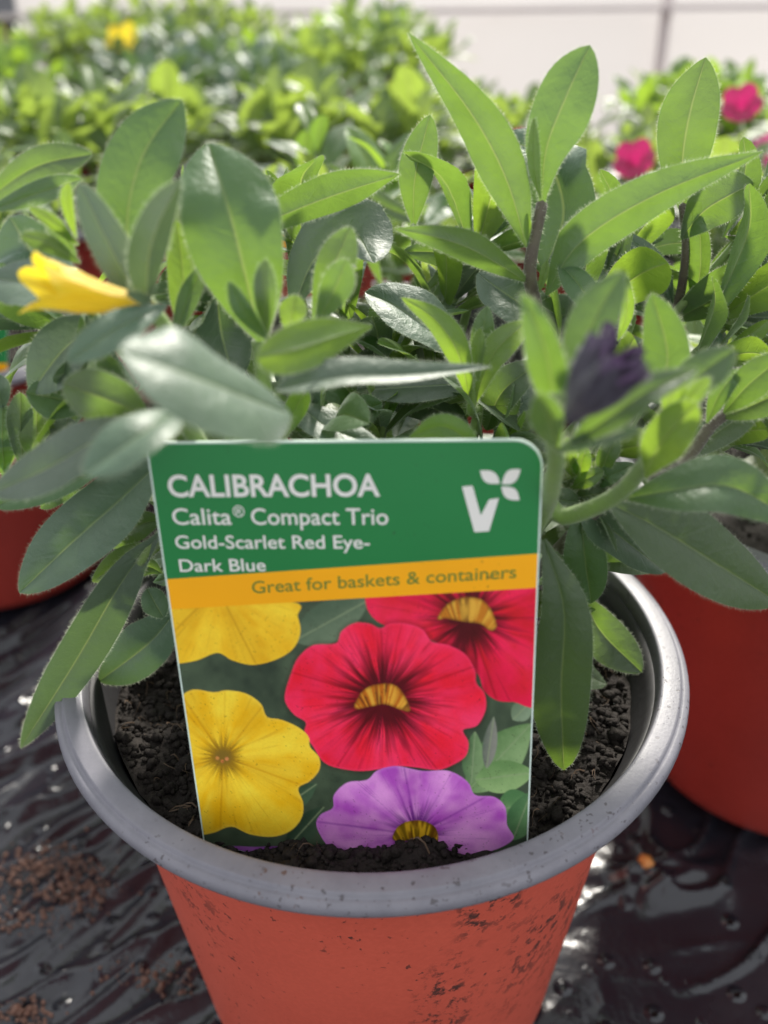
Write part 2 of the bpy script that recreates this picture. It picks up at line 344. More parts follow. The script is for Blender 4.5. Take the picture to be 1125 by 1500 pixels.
def tube(pts, r0_, r1_, n=12, seg=28, hairs=0, seed=0, hl=.0008):
    P = spline(pts, seg); V = []; Fc = []; rng = np.random.default_rng(seed); mi = []
    ref = Vector((.3, .5, .8))
    for i, p in enumerate(P):
        T = (P[min(i+1, seg)]-P[max(i-1, 0)]).normalized(); a = T.cross(ref).normalized(); b = T.cross(a); r = r0_+(r1_-r0_)*i/seg
        for k in range(n): V.append(p+(a*math.cos(2*math.pi*k/n)+b*math.sin(2*math.pi*k/n))*r)
    for i in range(seg):
        for k in range(n): Fc.append((i*n+k, i*n+(k+1) % n, (i+1)*n+(k+1) % n, (i+1)*n+k)); mi.append(0)
    o = len(V); V.append(P[-1]+(P[-1]-P[-2]).normalized()*r1_*.6)
    for k in range(n): Fc.append((seg*n+k, seg*n+(k+1) % n, o)); mi.append(0)
    for _ in range(hairs):
        s = rng.uniform(0, seg); i = min(int(s), seg-1); p = P[i].lerp(P[i+1], s-i); T = (P[i+1]-P[i]).normalized(); a = T.cross(ref).normalized(); b = T.cross(a); th = rng.uniform(0, 6.283)
        d = a*math.cos(th)+b*math.sin(th); r = (r0_+(r1_-r0_)*s/seg)*.95; q = p+d*r; o = len(V); e = (d+T*rng.normal(0, .3)).normalized()
        V += [q-T*.00003, q+T*.00003, q+e*hl*rng.uniform(.5, 1.3)]; Fc.append((o, o+1, o+2)); mi.append(1)
    return V, Fc, mi
def stem(parent, pp, r0_=.0013, r1_=.0008, mat='stem', hairs=500, name='stem', world=False):
    LEAFN[0] += 1; V, Fc, mi = tube([Vector(q) if world else (Vector(q[1:]) if q[0] == 'w' else PY(*q)) for q in pp], r0_, r1_, hairs=hairs, seed=LEAFN[0])
    return mesh_obj(name, V, Fc, [M[mat], M['hair']], parent, True, mi)

plant = tag(empty('calibrachoa_plant', (0, 0, HR-.012)), 'downy calibrachoa plant with one yellow bud and one dark purple bud, behind the picture tag', 'plant')
W = lambda x, y, z: ('w', x, y, z)
# stems
stem(plant, [W(-.004, -.004, .090), (430, 760, -2), (395, 610, -2.2), (378, 500, -2.2)], .0016, .0011)
stem(plant, [W(-.010, -.006, .090), (330, 720, -3), (262, 600, -3.5), (250, 500, -3.2), (215, 440, -3)], .0015, .001)
stem(plant, [W(.004, .002, .090), (700, 760, 0), (790, 560, .2), (786, 460, .2), (776, 395, 0), (794, 298, .2)], .0016, .0010, 'stem_brown')
stem(plant, [W(.008, -.012, .090), (770, 800, -3.4), (812, 690, -4.6), (806, 600, -5.2), (835, 588, -5.6)], .0014, .0011)
stem(plant, [W(.010, -.010, .090), (760, 765, -2.6), (830, 757, -3.2), (900, 728, -3.8), (945, 680, -4.2), (985, 620, -4.6)], .0016, .0011)
stem(plant, [W(.012, .0, .090), (900, 722, -2.6), (1000, 675, -2.2), (1055, 612, -2), (1150, 572, -1.6)], .0012, .0009, 'stem_brown')
stem(plant, [W(.012, .012, .090), (880, 640, 1.5), (955, 520, 2.2), (990, 455, 2.4), (1005, 370, 2.4), (1000, 300, 2.6)], .0012, .0008, 'stem_brown')
stem(plant, [W(.004, -.006, .090), (690, 650, -1), (690, 600, -1.2), (703, 530, -1.2)], .0011, .0007)
stem(plant, [W(-.006, .004, .090), (520, 700, 0), (500, 600, .3), (470, 460, .6)], .0013, .0009)
stem(plant, [W(-.012, -.004, .090), (300, 760, -2.2), (240, 782, -2.2), (205, 825, -2.2)], .0011, .0008)
stem(plant, [W(.002, .012, .090), (640, 640, 2), (620, 480, 3), (606, 330, 3.6)], .0012, .0008)
stem(plant, [(262, 600, -3.5), (150, 480, -2.4), (105, 395, -2.0)], .001, .0008)
# leaves: pixel midribs base -> tip with plan depth
Lf = lambda *a, **k: leaf(plant, *a, **k)
# --- left shoots
Lf([(192, 425, -2.2), (186, 320, -2.0), (210, 225, -1.6), (266, 146, -1.0)], 55, 20, 1, peak=.60, blunt=.72, fold=.10)
Lf([(382, 500, -2.4), (356, 390, -2.6), (330, 290, -2.2), (306, 210, -1.4)], 78, 8, 1, peak=.55, blunt=.62, fold=.08)
Lf([(215, 455, -3.2), (168, 375, -3.1), (116, 268, -2.6)], 31, 15, -1, 'leaf_blue', peak=.55, blunt=.6)
Lf([(213, 455, -3.4), (222, 355, -3.6), (264, 262, -3.4)], 29, -25, -1, 'leaf_blue', peak=.5, blunt=.7, fold=.35)
Lf([(262, 480, -2.2), (268, 410, -2.0), (258, 322, -1.6)], 24, 20, 1, 'leaf_young')
Lf([(250, 505, -2.6), (275, 440, -2.3), (300, 385, -2.0)], 16, 10, 1, 'leaf')
Lf([(345, 345, -.6), (450, 300, .2), (530, 272, .6), (586, 255, .8)], 29, 35, -1, peak=.42, blunt=.9, fold=.2)
Lf([(428, 452, -.2), (460, 380, .2), (515, 340, .4), (548, 385, -.4)], 52, 35, 1, 'leaf_blue', peak=.6, blunt=.6)
Lf([(458, 478, -2.0), (485, 400, -2.2), (514, 332, -2.0)], 30, 20, -1, peak=.6)
Lf([(462, 478, -2.6), (490, 425, -2.8), (508, 380, -2.8)], 25, 10, -1, peak=.6)
Lf([(392, 495, -3.0), (388, 435, -3.2), (388, 380, -3.0)], 18, 10, -1, peak=.6)
Lf([(395, 500, -3.1), (360, 460, -3.3), (335, 412, -3.2)], 14, 20, 1)
Lf([(420, 490, -3.0), (428, 460, -3.0), (434, 432, -2.9)], 21, 0, -1, 'leaf_young', peak=.6, blunt=.6)
Lf([(545, 478, -2.6), (500, 490, -3.6), (440, 510, -4.4), (376, 525, -5.0)], 37, 12, -1, 'leaf_young', peak=.66, blunt=.55)
Lf([(402, 572, -4.4), (500, 552, -4.2), (600, 548, -3.8), (720, 537, -3.4)], 22, 45, 1, 'leaf_blue', peak=.35, blunt=.8, fold=.4)
Lf([(425, 605, -5.0), (360, 580, -5.8), (270, 545, -6.4), (176, 512, -6.6)], 64, 52, 1, 'leaf_blue', peak=.56, blunt=.52, fold=.05, cup=.1)
Lf([(265, 600, -5.0), (215, 630, -6.0), (122, 695, -6.5)], 37, 38, 1, 'leaf_blue', peak=.62, blunt=.6)
Lf([(250, 610, -3.8), (150, 640, -4.3), (70, 685, -4.4), (-12, 722, -4.3)], 38, 35, 1, 'leaf_blue', peak=.6, blunt=.65)
Lf([(222, 612, -3.4), (170, 590, -3.8), (92, 562, -3.8)], 40, 10, -1, 'leaf', peak=.66, blunt=.55)
Lf([(150, 470, -1.5), (95, 510, -1.6), (44, 575, -1.8)], 42, 35, 1, 'leaf_blue', peak=.55)
Lf([(140, 600, -1.8), (90, 585, -1.8), (38, 575, -1.9)], 34, -20, 1, 'leaf', peak=.6)
Lf([(225, 440, -3.0), (110, 435, -2.6), (40, 415, -2.2), (-20, 405, -2.0)], 40, 40, 1, 'leaf_blue', peak=.6)
Lf([(245, 445, -3.4), (165, 485, -4.2), (98, 530, -4.6)], 28, 20, 1, 'leaf_blue', peak=.55)
Lf([(112, 405, -2.0), (55, 380, -1.4), (14, 318, -1.2)], 46, 35, 1, 'leaf_blue', peak=.65, blunt=.55)
Lf([(118, 385, -2.2), (70, 358, -2.6), (30, 345, -2.8)], 15, 0, -1, 'leaf', blunt=.55)
Lf([(115, 360, -2.2), (80, 328, -2.5), (42, 302, -2.6)], 11, 0, -1, 'leaf_young')
Lf([(112, 375, -2.1), (90, 345, -2.4), (68, 325, -2.4)], 13, 0, -1, 'leaf')
Lf([(112, 350, -2.2), (98, 300, -2.4), (100, 266, -2.4)], 10, 0, -1, 'leaf_young')
Lf([(318, 430, -1.2), (325, 490, -1.0), (345, 560, -1.2)], 48, 40, 1, 'leaf_blue', peak=.5)
Lf([(245, 665, -2.6), (180, 728, -2.2), (105, 795, -2.0), (28, 868, -2.2)], 52, 15, 1, 'leaf_blue', peak=.56, blunt=.68, fold=.22)
Lf([(240, 775, -2.4), (180, 850, -2.0), (110, 970, -1.7), (30, 1096, -1.6)], 37, 8, 1, 'leaf_blue', peak=.60, blunt=.75, fold=.2)
Lf([(262, 890, -1.6), (215, 945, -1.0), (145, 998, -.6)], 40, 5, 1, 'leaf_blue', peak=.55)
Lf([(240, 905, -1.9), (228, 885, -1.9), (216, 862, -1.9)], 20, 0, 1, 'leaf_blue', blunt=.5)
Lf([(240, 800, -1.8), (190, 815, -1.6), (135, 852, -1.5)], 20, 0, 1, 'leaf_young')
Lf([(240, 760, -1.4), (200, 770, -1.2), (150, 800, -1.0)], 24, 0, 1, 'leaf')
Lf([(238, 840, -1.4), (215, 830, -1.4), (180, 838, -1.4)], 14, 0, 1, 'leaf')
for bx, by, tx, ty, h, mt in ((58, 690, 54, 596, 27, 'leaf_young'), (6, 700, 4, 590, 20, 'leaf'), (34, 690, 30, 575, 20, 'leaf'), (8, 690, 4, 632, 20, 'leaf_young'), (4, 600, -4, 548, 18, 'leaf_blue'), (84, 700, 100, 610, 30, 'leaf_blue')):
    Lf([(bx, by, -1.4), ((bx+tx)/2-2, (by+ty)/2, -1.5), (tx, ty, -1.4)], h, 10, -1, mt, peak=.6, blunt=.55)
Lf([(150, 690, -2.4), (80, 710, -2.2), (-10, 742, -2.0)], 24, 15, 1, 'leaf')
Lf([(160, 660, -1.6), (110, 690, -1.4), (60, 745, -1.2)], 26, 15, 1, 'leaf')
stem(plant, [(262, 640, -2.6), (150, 690, -1.9), (60, 690, -1.4)], .001, .0008)
# --- middle
Lf([(772, 362, 0), (742, 262, .3), (690, 165, .6), (598, 48, .9)], 37, 22, -1, 'leaf', peak=.48, blunt=.85, fold=.15)
Lf([(794, 305, .2), (800, 220, .2), (830, 140, .3), (864, 66, .6)], 47, 12, -1, 'leaf', peak=.62, blunt=.7, fold=.1)
Lf([(796, 395, .8), (825, 315, 1.0), (800, 235, 1.4), (735, 198, 1.6)], 52, 40, 1, 'leaf_blue', peak=.45, blunt=.7)
Lf([(792, 292, 0), (782, 240, 0), (782, 172, .1)], 10, 0, -1, 'leaf_young')
Lf([(800, 432, 0), (850, 355, -.2), (960, 285, -.2), (1118, 222, .2)], 37, 20, -1, 'leaf', peak=.48, blunt=.85, fold=.18)
Lf([(775, 414, 0), (705, 372, -.6), (650, 350, -.8), (578, 335, -.8)], 24, 20, -1, 'leaf', peak=.45, blunt=.85, fold=.15)
Lf([(772, 355, -.1), (773, 335, -.1), (772, 312, -.1)], 6, 0, 1, 'leaf_young', hairs=False)
Lf([(790, 428, -.1), (796, 405, -.1), (802, 380, -.1)], 7, 0, 1, 'leaf_young', hairs=False)
Lf([(606, 335, 3.6), (608, 260, 3.6), (630, 168, 3.8)], 28, 15, -1, 'leaf', peak=.6)
Lf([(700, 535, .2), (630, 482, .2), (575, 445, .4), (535, 428, .6)], 36, 45, 1, 'leaf_blue', peak=.5, fold=.25)
Lf([(690, 592, -1.1), (672, 520, -1.6), (640, 470, -1.6), (588, 436, -1.4)], 21, 15, -1, 'leaf_young', peak=.5, blunt=.8)
Lf([(703, 545, -1.2), (706, 495, -1.3), (714, 448, -1.2)], 18, 0, -1, 'leaf', peak=.55)
Lf([(700, 560, -1.4), (700, 515, -1.5), (703, 480, -1.5)], 11, 0, -1, 'leaf_young')
Lf([(694, 595, -1.2), (722, 520, -1.6), (772, 470, -1.6)], 23, 10, -1, 'leaf_young', peak=.62)
Lf([(700, 400, 1.2), (755, 440, .8), (850, 500, .6)], 38, 35, 1, 'leaf_blue', peak=.5)
Lf([(790, 445, .4), (830, 470, .8), (880, 520, 1.0)], 34, 35, 1, 'leaf_blue')
Lf([(712, 630, -.8), (735, 575, -.8), (790, 530, -.6)], 30, 20, 1, 'leaf', peak=.5, fold=.3)
Lf([(735, 645, -.4), (755, 600, -.2), (768, 545, .2)], 42, 0, 1, 'leaf_blue', peak=.5)
Lf([(700, 560, -.4), (610, 566, -.6), (520, 570, -.4)], 26, 45, 1, 'leaf_blue', peak=.5)
Lf([(690, 640, -.6), (640, 600, -.2), (560, 580, .2)], 28, 40, 1, 'leaf_blue')
Lf([(436, 590, -1.4), (480, 625, -1.8), (560, 655, -2.2)], 26, 40, 1, 'leaf_blue', peak=.45)
Lf([(600, 640, -3), (650, 625, -3.2), (700, 655, -3.4)], 22, 0, 1, 'leaf_young', peak=.6)
Lf([(410, 650, -2), (432, 600, -2), (450, 570, -2.2)], 18, 0, -1, 'leaf_young')
Lf([(470, 660, -1.5), (440, 610, -1.2), (425, 575, -1)], 20, 10, -1, 'leaf')
Lf([(500, 655, -1.2), (520, 610, -1), (560, 590, -1)], 26, 10, 1, 'leaf')
Lf([(330, 660, -2.6), (355, 625, -2.5), (385, 600, -2.4)], 22, 10, -1, 'leaf')
Lf([(300, 665, -2.4), (270, 640, -2.2), (235, 640, -2.2)], 20, 10, 1, 'leaf')
Lf([(610, 440, 2.8), (655, 400, 3), (648, 372, 3), (590, 368, 2.8)], 22, 10, 1, 'leaf')
Lf([(640, 510, 2.0), (650, 440, 2.4), (700, 380, 3.0)], 20, 20, -1, 'leaf')
# --- front shoot with the purple bud
Lf([(812, 650, -5.0), (808, 560, -5.2), (792, 490, -5.2), (764, 428, -5.0)], 29, 20, 1, 'leaf', peak=.5, blunt=.8, fold=.3)
Lf([(836, 590, -5.4), (852, 510, -5.0), (880, 450, -4.8), (912, 398, -4.6)], 36, 20, 1, 'leaf', peak=.55)
Lf([(818, 660, -5.2), (805, 620, -5.8), (790, 575, -6.0)], 26, 10, 1, 'leaf', peak=.6)
Lf([(835, 650, -5.4), (890, 612, -5.8), (950, 572, -5.8), (1020, 542, -5.6)], 26, 20, 1, 'leaf', peak=.5, fold=.25)
Lf([(815, 660, -5.2), (870, 640, -5.7), (940, 630, -6.0)], 16, 20, 1, 'leaf_blue', peak=.5)
Lf([(962, 590, -3.2), (978, 520, -3.0), (955, 430, -2.8)], 36, 10, 1, 'leaf', peak=.5)
Lf([(905, 500, -1), (918, 460, -1), (918, 405, -1)], 10, 0, 1, 'leaf_young')
Lf([(820, 386, .0), (850, 420, -.6), (878, 470, -.8)], 22, 15, 1, 'leaf', peak=.5)
Lf([(945, 700, -4.3), (968, 650, -4.9), (1022, 592, -5.2)], 36, 15, -1, 'leaf_young', peak=.62, blunt=.6, fold=.15)
Lf([(985, 630, -4.4), (1015, 560, -4.4), (1075, 512, -4.2)], 32, 10, 1, 'leaf', peak=.6)
Lf([(975, 620, -4.5), (985, 580, -4.7), (1005, 545, -4.7)], 16, 0, -1, 'leaf_young')
Lf([(985, 615, -4.6), (1010, 585, -4.8), (1040, 552, -4.8)], 14, 0, -1, 'leaf_young')
Lf([(1035, 620, -2.1), (1055, 575, -2.2), (1085, 540, -2.2)], 16, 10, 1, 'leaf')
Lf([(1060, 605, -2.1), (1095, 565, -2.4), (1150, 520, -2.6)], 28, 15, 1, 'leaf', peak=.6)
Lf([(1055, 612, -2.0), (1110, 590, -2.4), (1170, 560, -2.6)], 26, -15, 1, 'leaf')
Lf([(1125, 595, -1.7), (1070, 620, -1.6), (998, 672, -1.8)], 26, 20, -1, 'leaf', peak=.55)
# --- lower right
Lf([(915, 730, -3.8), (985, 718, -4.2), (1070, 712, -4.2), (1160, 760, -3.8)], 44, 25, 1, 'leaf', peak=.6, blunt=.7)
Lf([(890, 735, -3.2), (960, 770, -3.2), (1045, 822, -3.0), (1140, 882, -2.6)], 58, 25, 1, 'leaf', peak=.56, blunt=.62, fold=.12)
Lf([(845, 745, -2.6), (895, 775, -2.4), (975, 838, -2.0)], 36, 25, 1, 'leaf_blue', peak=.5)
Lf([(850, 742, -2.4), (856, 810, -2.6), (866, 884, -2.4)], 34, 5, 1, 'leaf', peak=.58, blunt=.6)
Lf([(840, 760, -1.8), (890, 800, -1.4), (942, 828, -1.0)], 30, 10, -1, 'leaf_young')
Lf([(796, 790, -3.2), (826, 890, -3.6), (822, 1010, -3.6), (826, 1128, -3.3)], 48, 5, 1, 'leaf', peak=.62, blunt=.6, fold=.1)
Lf([(805, 800, -2.8), (835, 850, -2.4), (850, 905, -2.2)], 16, 10, 1, 'leaf')
Lf([(852, 868, -.6), (880, 925, -.6), (940, 985, -1.2)], 34, 5, 1, 'leaf', peak=.6)
for i, (b, t, h) in enumerate([((840, 700), (832, 640), 14), ((850, 705), (860, 655), 15), ((838, 715), (885, 690), 14), ((880, 700), (905, 640), 16), ((860, 715), (930, 680), 16), ((840, 730), (900, 720), 22), ((800, 730), (850, 735), 20)]):
    Lf([(*b, -2.0), ((b[0]+t[0])/2-4, (b[1]+t[1])/2, -2.3), (*t, -2.3)], h, 10, 1, 'leaf_young' if i < 3 else 'leaf')
# --- right shoots
Lf([(1003, 318, 2.6), (1000, 235, 2.8), (1012, 160, 2.9), (1034, 84, 3.1)], 46, 10, -1, 'leaf', peak=.56, blunt=.72, fold=.1)
Lf([(998, 350, 2.4), (1030, 310, 2.2), (1070, 285, 2.2), (1104, 268, 2.4)], 38, 15, -1, 'leaf', peak=.55, blunt=.7)
Lf([(1015, 450, 2.3), (1026, 390, 2.2), (1024, 308, 2.3)], 17, 25, 1, 'leaf', fold=.3)
Lf([(985, 470, 2.3), (1050, 435, 1.8), (1100, 405, 1.6), (1170, 350, 1.5)], 38, 20, -1, 'leaf', peak=.5)
Lf([(1000, 465, 2.4), (1060, 395, 2.6), (1112, 335, 2.8)], 22, 20, -1, 'leaf')
Lf([(1080, 400, 2.4), (1110, 330, 2.5), (1135, 250, 2.6)], 22, 15, -1, 'leaf')
Lf([(985, 450, 2.4), (965, 390, 2.5), (905, 335, 3.0)], 14, 20, 1, 'leaf_blue')
Lf([(990, 440, 2.6), (960, 420, 2.8), (890, 360, 3.2), (870, 300, 3.4)], 30, 0, 1, 'leaf_blue')
# shoot tips: small rosettes of narrow leaves, each on its own stem
def rosette(px, py, Yc, lean, n=9, L0=.017, seed=0, mats=('leaf', 'leaf', 'leaf_blue', 'leaf_young')):
    rg = np.random.default_rng(seed); c = PY(px, py, Yc); ax = Vector((c.x*3+lean[0], c.y*2+lean[1], .10)).normalized(); a = ax.cross(Vector((.3, 1, .2))).normalized(); b2 = ax.cross(a)
    root = Vector((c.x*.15, c.y*.15, HR-.012)); stem(plant, [root, root.lerp(c, .55)+Vector((0, 0, .006)), c], .0012, .0008, hairs=260, world=True)
    for k in range(n):
        f = k/n; th = k*2.4+rg.uniform(-.3, .3); sp = 1.25-1.0*f; d = (ax*(1-.55*sp+.25)+(a*math.cos(th)+b2*math.sin(th))*sp).normalized(); L = L0*(1.25-.8*f)*rg.uniform(.85, 1.15)
        p0 = c-ax*(.006*(1-f)); tip = p0+d*L+Vector((0, 0, -.12*L*sp)); LEAFN[0] += 1
        pts = spline([p0, p0+d*L*.5+ax*L*.10, tip], 10); s = d.cross(ax); s = s.normalized() if s.length > .05 else a; nn = s.cross(d).normalized()
        if nn.dot(ax) < 0: nn = -nn; s = -s
        V, Fc, UV, mi = leaf_geo(pts, L*rg.uniform(.17, .22), [s]*11, [nn]*11, n=10, seed=900+LEAFN[0], hstep=.0003, fold=.25, blunt=.6)
        f_ = Fc[5*8+3]
        if (V[f_[1]]-V[f_[0]]).cross(V[f_[3]]-V[f_[0]]).dot(nn) < 0: Fc = [tuple(reversed(q)) for q in Fc]
        mesh_obj('leaf', V, Fc, [M['leaf_young' if f > .7 else mats[k % 4]], M['hair']], plant, True, mi, UV)
for i, (px, py, Yc, lx, L0) in enumerate(((455, 610, -1.2, -.03, .016), (560, 615, -.6, 0, .018), (640, 565, .4, 0, .020), (745, 640, -1.2, .02, .015), (850, 690, -1.8, .04, .012), (900, 560, -.2, .04, .020), (920, 650, -1.6, .05, .014),
        (1060, 520, .2, .06, .018), (1085, 455, 1.2, .06, .022), (885, 445, 1.6, .03, .022), (845, 520, .6, .02, .020), (560, 520, 1.2, -.01, .022), (500, 430, 1.8, -.02, .022), (665, 430, 2.6, 0, .022), (715, 340, 3.2, 0, .022), (925, 370, 3.2, .03, .020),
        (1085, 640, -.8, .06, .014), (150, 545, -1.2, -.06, .018), (60, 470, -.2, -.06, .020), (330, 450, .2, -.03, .022), (290, 330, 1.2, -.03, .020), (90, 640, -.6, -.06, .015), (420, 330, 2.2, -.02, .022), (1100, 330, 2.6, .05, .020))):
    rosette(px, py, Yc, (lx, .0), 9 + i % 3, L0, 60+i)
# inner leaves that fill the middle of the plant
rng = np.random.default_rng(21)
for i in range(60):
    x = rng.uniform(-.05, .055); y = rng.uniform(-.012, .05); z = HR+rng.uniform(.004, .052); b = Vector((x*.55, y*.55, z-.012)); d = Vector((x, y*.8+.004, rng.uniform(.0, .03)))
    if d.length < .01: continue
    L = rng.uniform(.02, .031); d = d.normalized()*L; tip = b+d; mid_ = b+d*.5+Vector((0, 0, .004)); LEAFN[0] += 1
    pts = spline([b, mid_, tip+Vector((0, 0, -.002))], 10); T = d.normalized(); s = T.cross(Vector((rng.normal(0, .3), rng.normal(0, .3), 1))).normalized(); nn = s.cross(T)
    if nn.z < 0: nn = -nn; s = -s
    V, Fc, UV, mi = leaf_geo(pts, L*rng.uniform(.19, .25), [s]*11, [nn]*11, n=10, seed=500+i, hstep=.0005)
    f = Fc[5*8+3]
    if (V[f[1]]-V[f[0]]).cross(V[f[3]]-V[f[0]]).dot(nn) < 0: Fc = [tuple(reversed(q)) for q in Fc]
    mesh_obj('leaf', V, Fc, [M[random.choice(['leaf', 'leaf', 'leaf_blue', 'leaf_young'])], M['hair']], plant, True, mi, UV)
    if i % 3 == 0: stem(plant, [Vector((x*.15, y*.15, .090)), Vector((x*.4, y*.4, z-.025)), b], .0011, .0007, hairs=120, world=True)

# --- buds
def bloom(parent, base, axis_, L, prof, mat, lobes=5, lobe_len=.25, depth_=.35, tw=.0, name='flower_bud', up_hint=Vector((0, 0, 1)), n=40, flare=.3, label=None, jag=1.0):
    A = axis_.normalized(); a = A.cross(up_hint).normalized(); b = a.cross(A); V = []; UV = []; Fc = []; m = 22
    for i in range(m+1):
        s = i/m; r = np.interp(s, [p[0] for p in prof], [p[1] for p in prof])
        for k in range(n):
            th = 2*math.pi*k/n + tw*s; c = math.cos(lobes*th); lob = max(0, s-.55)/.45
            ln = L*(s + lobe_len*lob*(abs(math.cos(lobes*th/2))**jag - .5)); rr = r*(1 + .06*math.sin(13*th+9*s)*s + .16*math.sin(lobes*th+.5)*s + depth_*lob*(.5*c) + flare*lob*lob*math.cos(th*2+1))
            V.append(base + A*ln + (a*math.cos(th)+b*math.sin(th))*rr); UV.append((k/n, s))
    for i in range(m):
        for k in range(n): Fc.append((i*n+k, i*n+(k+1) % n, (i+1)*n+(k+1) % n, (i+1)*n+k))
    o = mesh_obj(name, V, Fc, M[mat], parent, True, None, UV)
    if label: o['label'] = label
    return o
yb = PY(222, 452, -3.4); ya = PY(45, 415, -4.2)-yb
yel = bloom(plant, yb, ya, ya.length*.92, [(0, .0011), (.2, .0016), (.5, .0020), (.72, .0026), (.84, .0028), (.93, .0032), (1, .0037)], 'yellow', lobe_len=.20, depth_=.30, flare=.30, tw=.6, label='yellow half-open trumpet bud')
for k in range(4):
    a = k*1.6+.4; q = pix(yb); Lf([(q[0]+8, q[1], -3.3), (q[0]-12, q[1]-9+10*math.sin(a), -3.5+.2*math.cos(a)), (q[0]-38, q[1]-14+26*math.sin(a)*.8, -3.7+.3*math.cos(a))], 8, 10, 1, 'leaf_blue', name='sepal').parent = yel
pb = PY(836, 612, -6.0); pa = PY(914, 506, -6.2)-pb
pur = bloom(plant, pb, pa, pa.length*.86, [(0, .0010), (.12, .0013), (.35, .0025), (.6, .0033), (.8, .0034), (1, .0035)], 'purple', lobe_len=.28, depth_=.30, flare=.22, tw=.5, label='dark purple bud just opening', jag=1.4)
bloom(pur, pb+pa*.08, pa, pa.length*.80, [(0, .0009), (.3, .0022), (.6, .0028), (1, .0026)], 'purple', lobe_len=.35, depth_=.4, tw=1.4, name='inner_petals')

# ------------------------------------------------------------------ picture tag
TL, BLc = PY(213, 648, 0), None
kz = .1655/1.19585
cTL, cTR, cBR, cBL = [CAM + ray(*c)*(kz*s) for c, s in (((213, 648), 1), ((797, 643), .97091), ((765, 1236), 1.19585), ((289, 1226), 1.22494))]
tU = (cTR-cTL).normalized(); tN = tU.cross((cTL-cBL)).normalized(); tV = tN.cross(tU).normalized()   # right, normal towards camera, up
if tN.dot(CAM-cTL) < 0: tN = -tN; tV = tN.cross(tU).normalized()
TW = (cTR-cTL).length; TH = (cBL-cTL).length
def TP(x, y):                                 # photo pixel -> tag plane (u right, v up) relative to the top left corner
    d = ray(x, y); t = (cTL-CAM).dot(tN)/d.dot(tN); q = CAM+d*t-cTL; return q.dot(tU), q.dot(tV)
def T3(u, v, o=0.0): return cTL + tU*u + tV*v + tN*o
tg = tag(empty('plant_tag', T3(TW/2, -TH-.012)), 'printed plant tag with green header, orange band and pictures of red, yellow and purple flowers', 'plant tag')
def poly_card(outline, z0, z1):
    n = len(outline); V = [T3(u, v, z1) for u, v in outline]+[T3(u, v, z0) for u, v in outline]
    return V, [tuple(range(n)), tuple(range(2*n-1, n-1, -1))]+[(i, n+i, n+(i+1) % n, (i+1) % n) for i in range(n)]
def rounded(u0_, u1_, vtop, r, lower):
    o = []
    for k in range(9): a = math.pi - k*math.pi/16; o.append((u0_+r*.5+r*.5*math.cos(a), vtop-r*.5+r*.5*math.sin(a)))
    for k in range(9): a = math.pi/2 - k*math.pi/16; o.append((u1_-r+r*math.cos(a), vtop-r+r*math.sin(a)))
    return o+lower
cz = -.00045
V, Fc = poly_card(rounded(0, TW, 0, .0042, [(TW, -TH-.0012), (TW*.70, -TH-.0060), (TW*.5, -TH-.0110), (TW*.30, -TH-.0060), (0, -TH-.0012)]), cz, 0)
mesh_obj('card', V, Fc, M['white_edge'], tg, False)
def flat_mat(name, col, rough=.32, var=.06):
    t = NT(name); pos = t.n('ShaderNodeNewGeometry').outputs['Position']
    sp = t.math('MULTIPLY', t.ramp(t.noise(pos, 1100, 2), .69, .73), t.ramp(t.noise(pos, 60, 2), .5, .62))
    c = t.mix(t.noise(pos, 70, 3), tuple(x*(1-var) for x in col), tuple(x*(1+var) for x in col)); c = t.mix(t.math('MULTIPLY', sp, .6), c, (.03, .025, .02))
    return t.done(t.n('ShaderNodeBsdfPrincipled', {'Base Color': c, 'Roughness': rough, 'Specular IOR Level': .35}).outputs[0])
M['t_green'] = flat_mat('print_green', (.017, .20, .052)); M['t_orange'] = flat_mat('print_orange', (.95, .42, .006)); M['t_white'] = flat_mat('print_white', (.78, .76, .72)); M['t_dgreen'] = flat_mat('print_text_green', (.16, .22, .03))
ins = .00028
gl, gr = TP(237, 849), TP(786, 811); ol, orr = TP(241, 893), TP(784, 861)
def line_v(p, q, u): return p[1]+(q[1]-p[1])*(u-p[0])/(q[0]-p[0])
V = [T3(u, v, .00004) for u, v in rounded(ins, TW-ins, -ins, .0040, [(TW-ins, line_v(gl, gr, TW-ins)), (ins, line_v(gl, gr, ins))])]
mesh_obj('green_header', V, [tuple(range(len(V)))], M['t_green'], tg, False)
V = [T3(ins, line_v(gl, gr, ins), .00004), T3(TW-ins, line_v(gl, gr, TW-ins), .00004), T3(TW-ins, line_v(ol, orr, TW-ins), .00004), T3(ins, line_v(ol, orr, ins), .00004)]
mesh_obj('orange_band', V, [(3, 2, 1, 0)], M['t_orange'], tg, False)

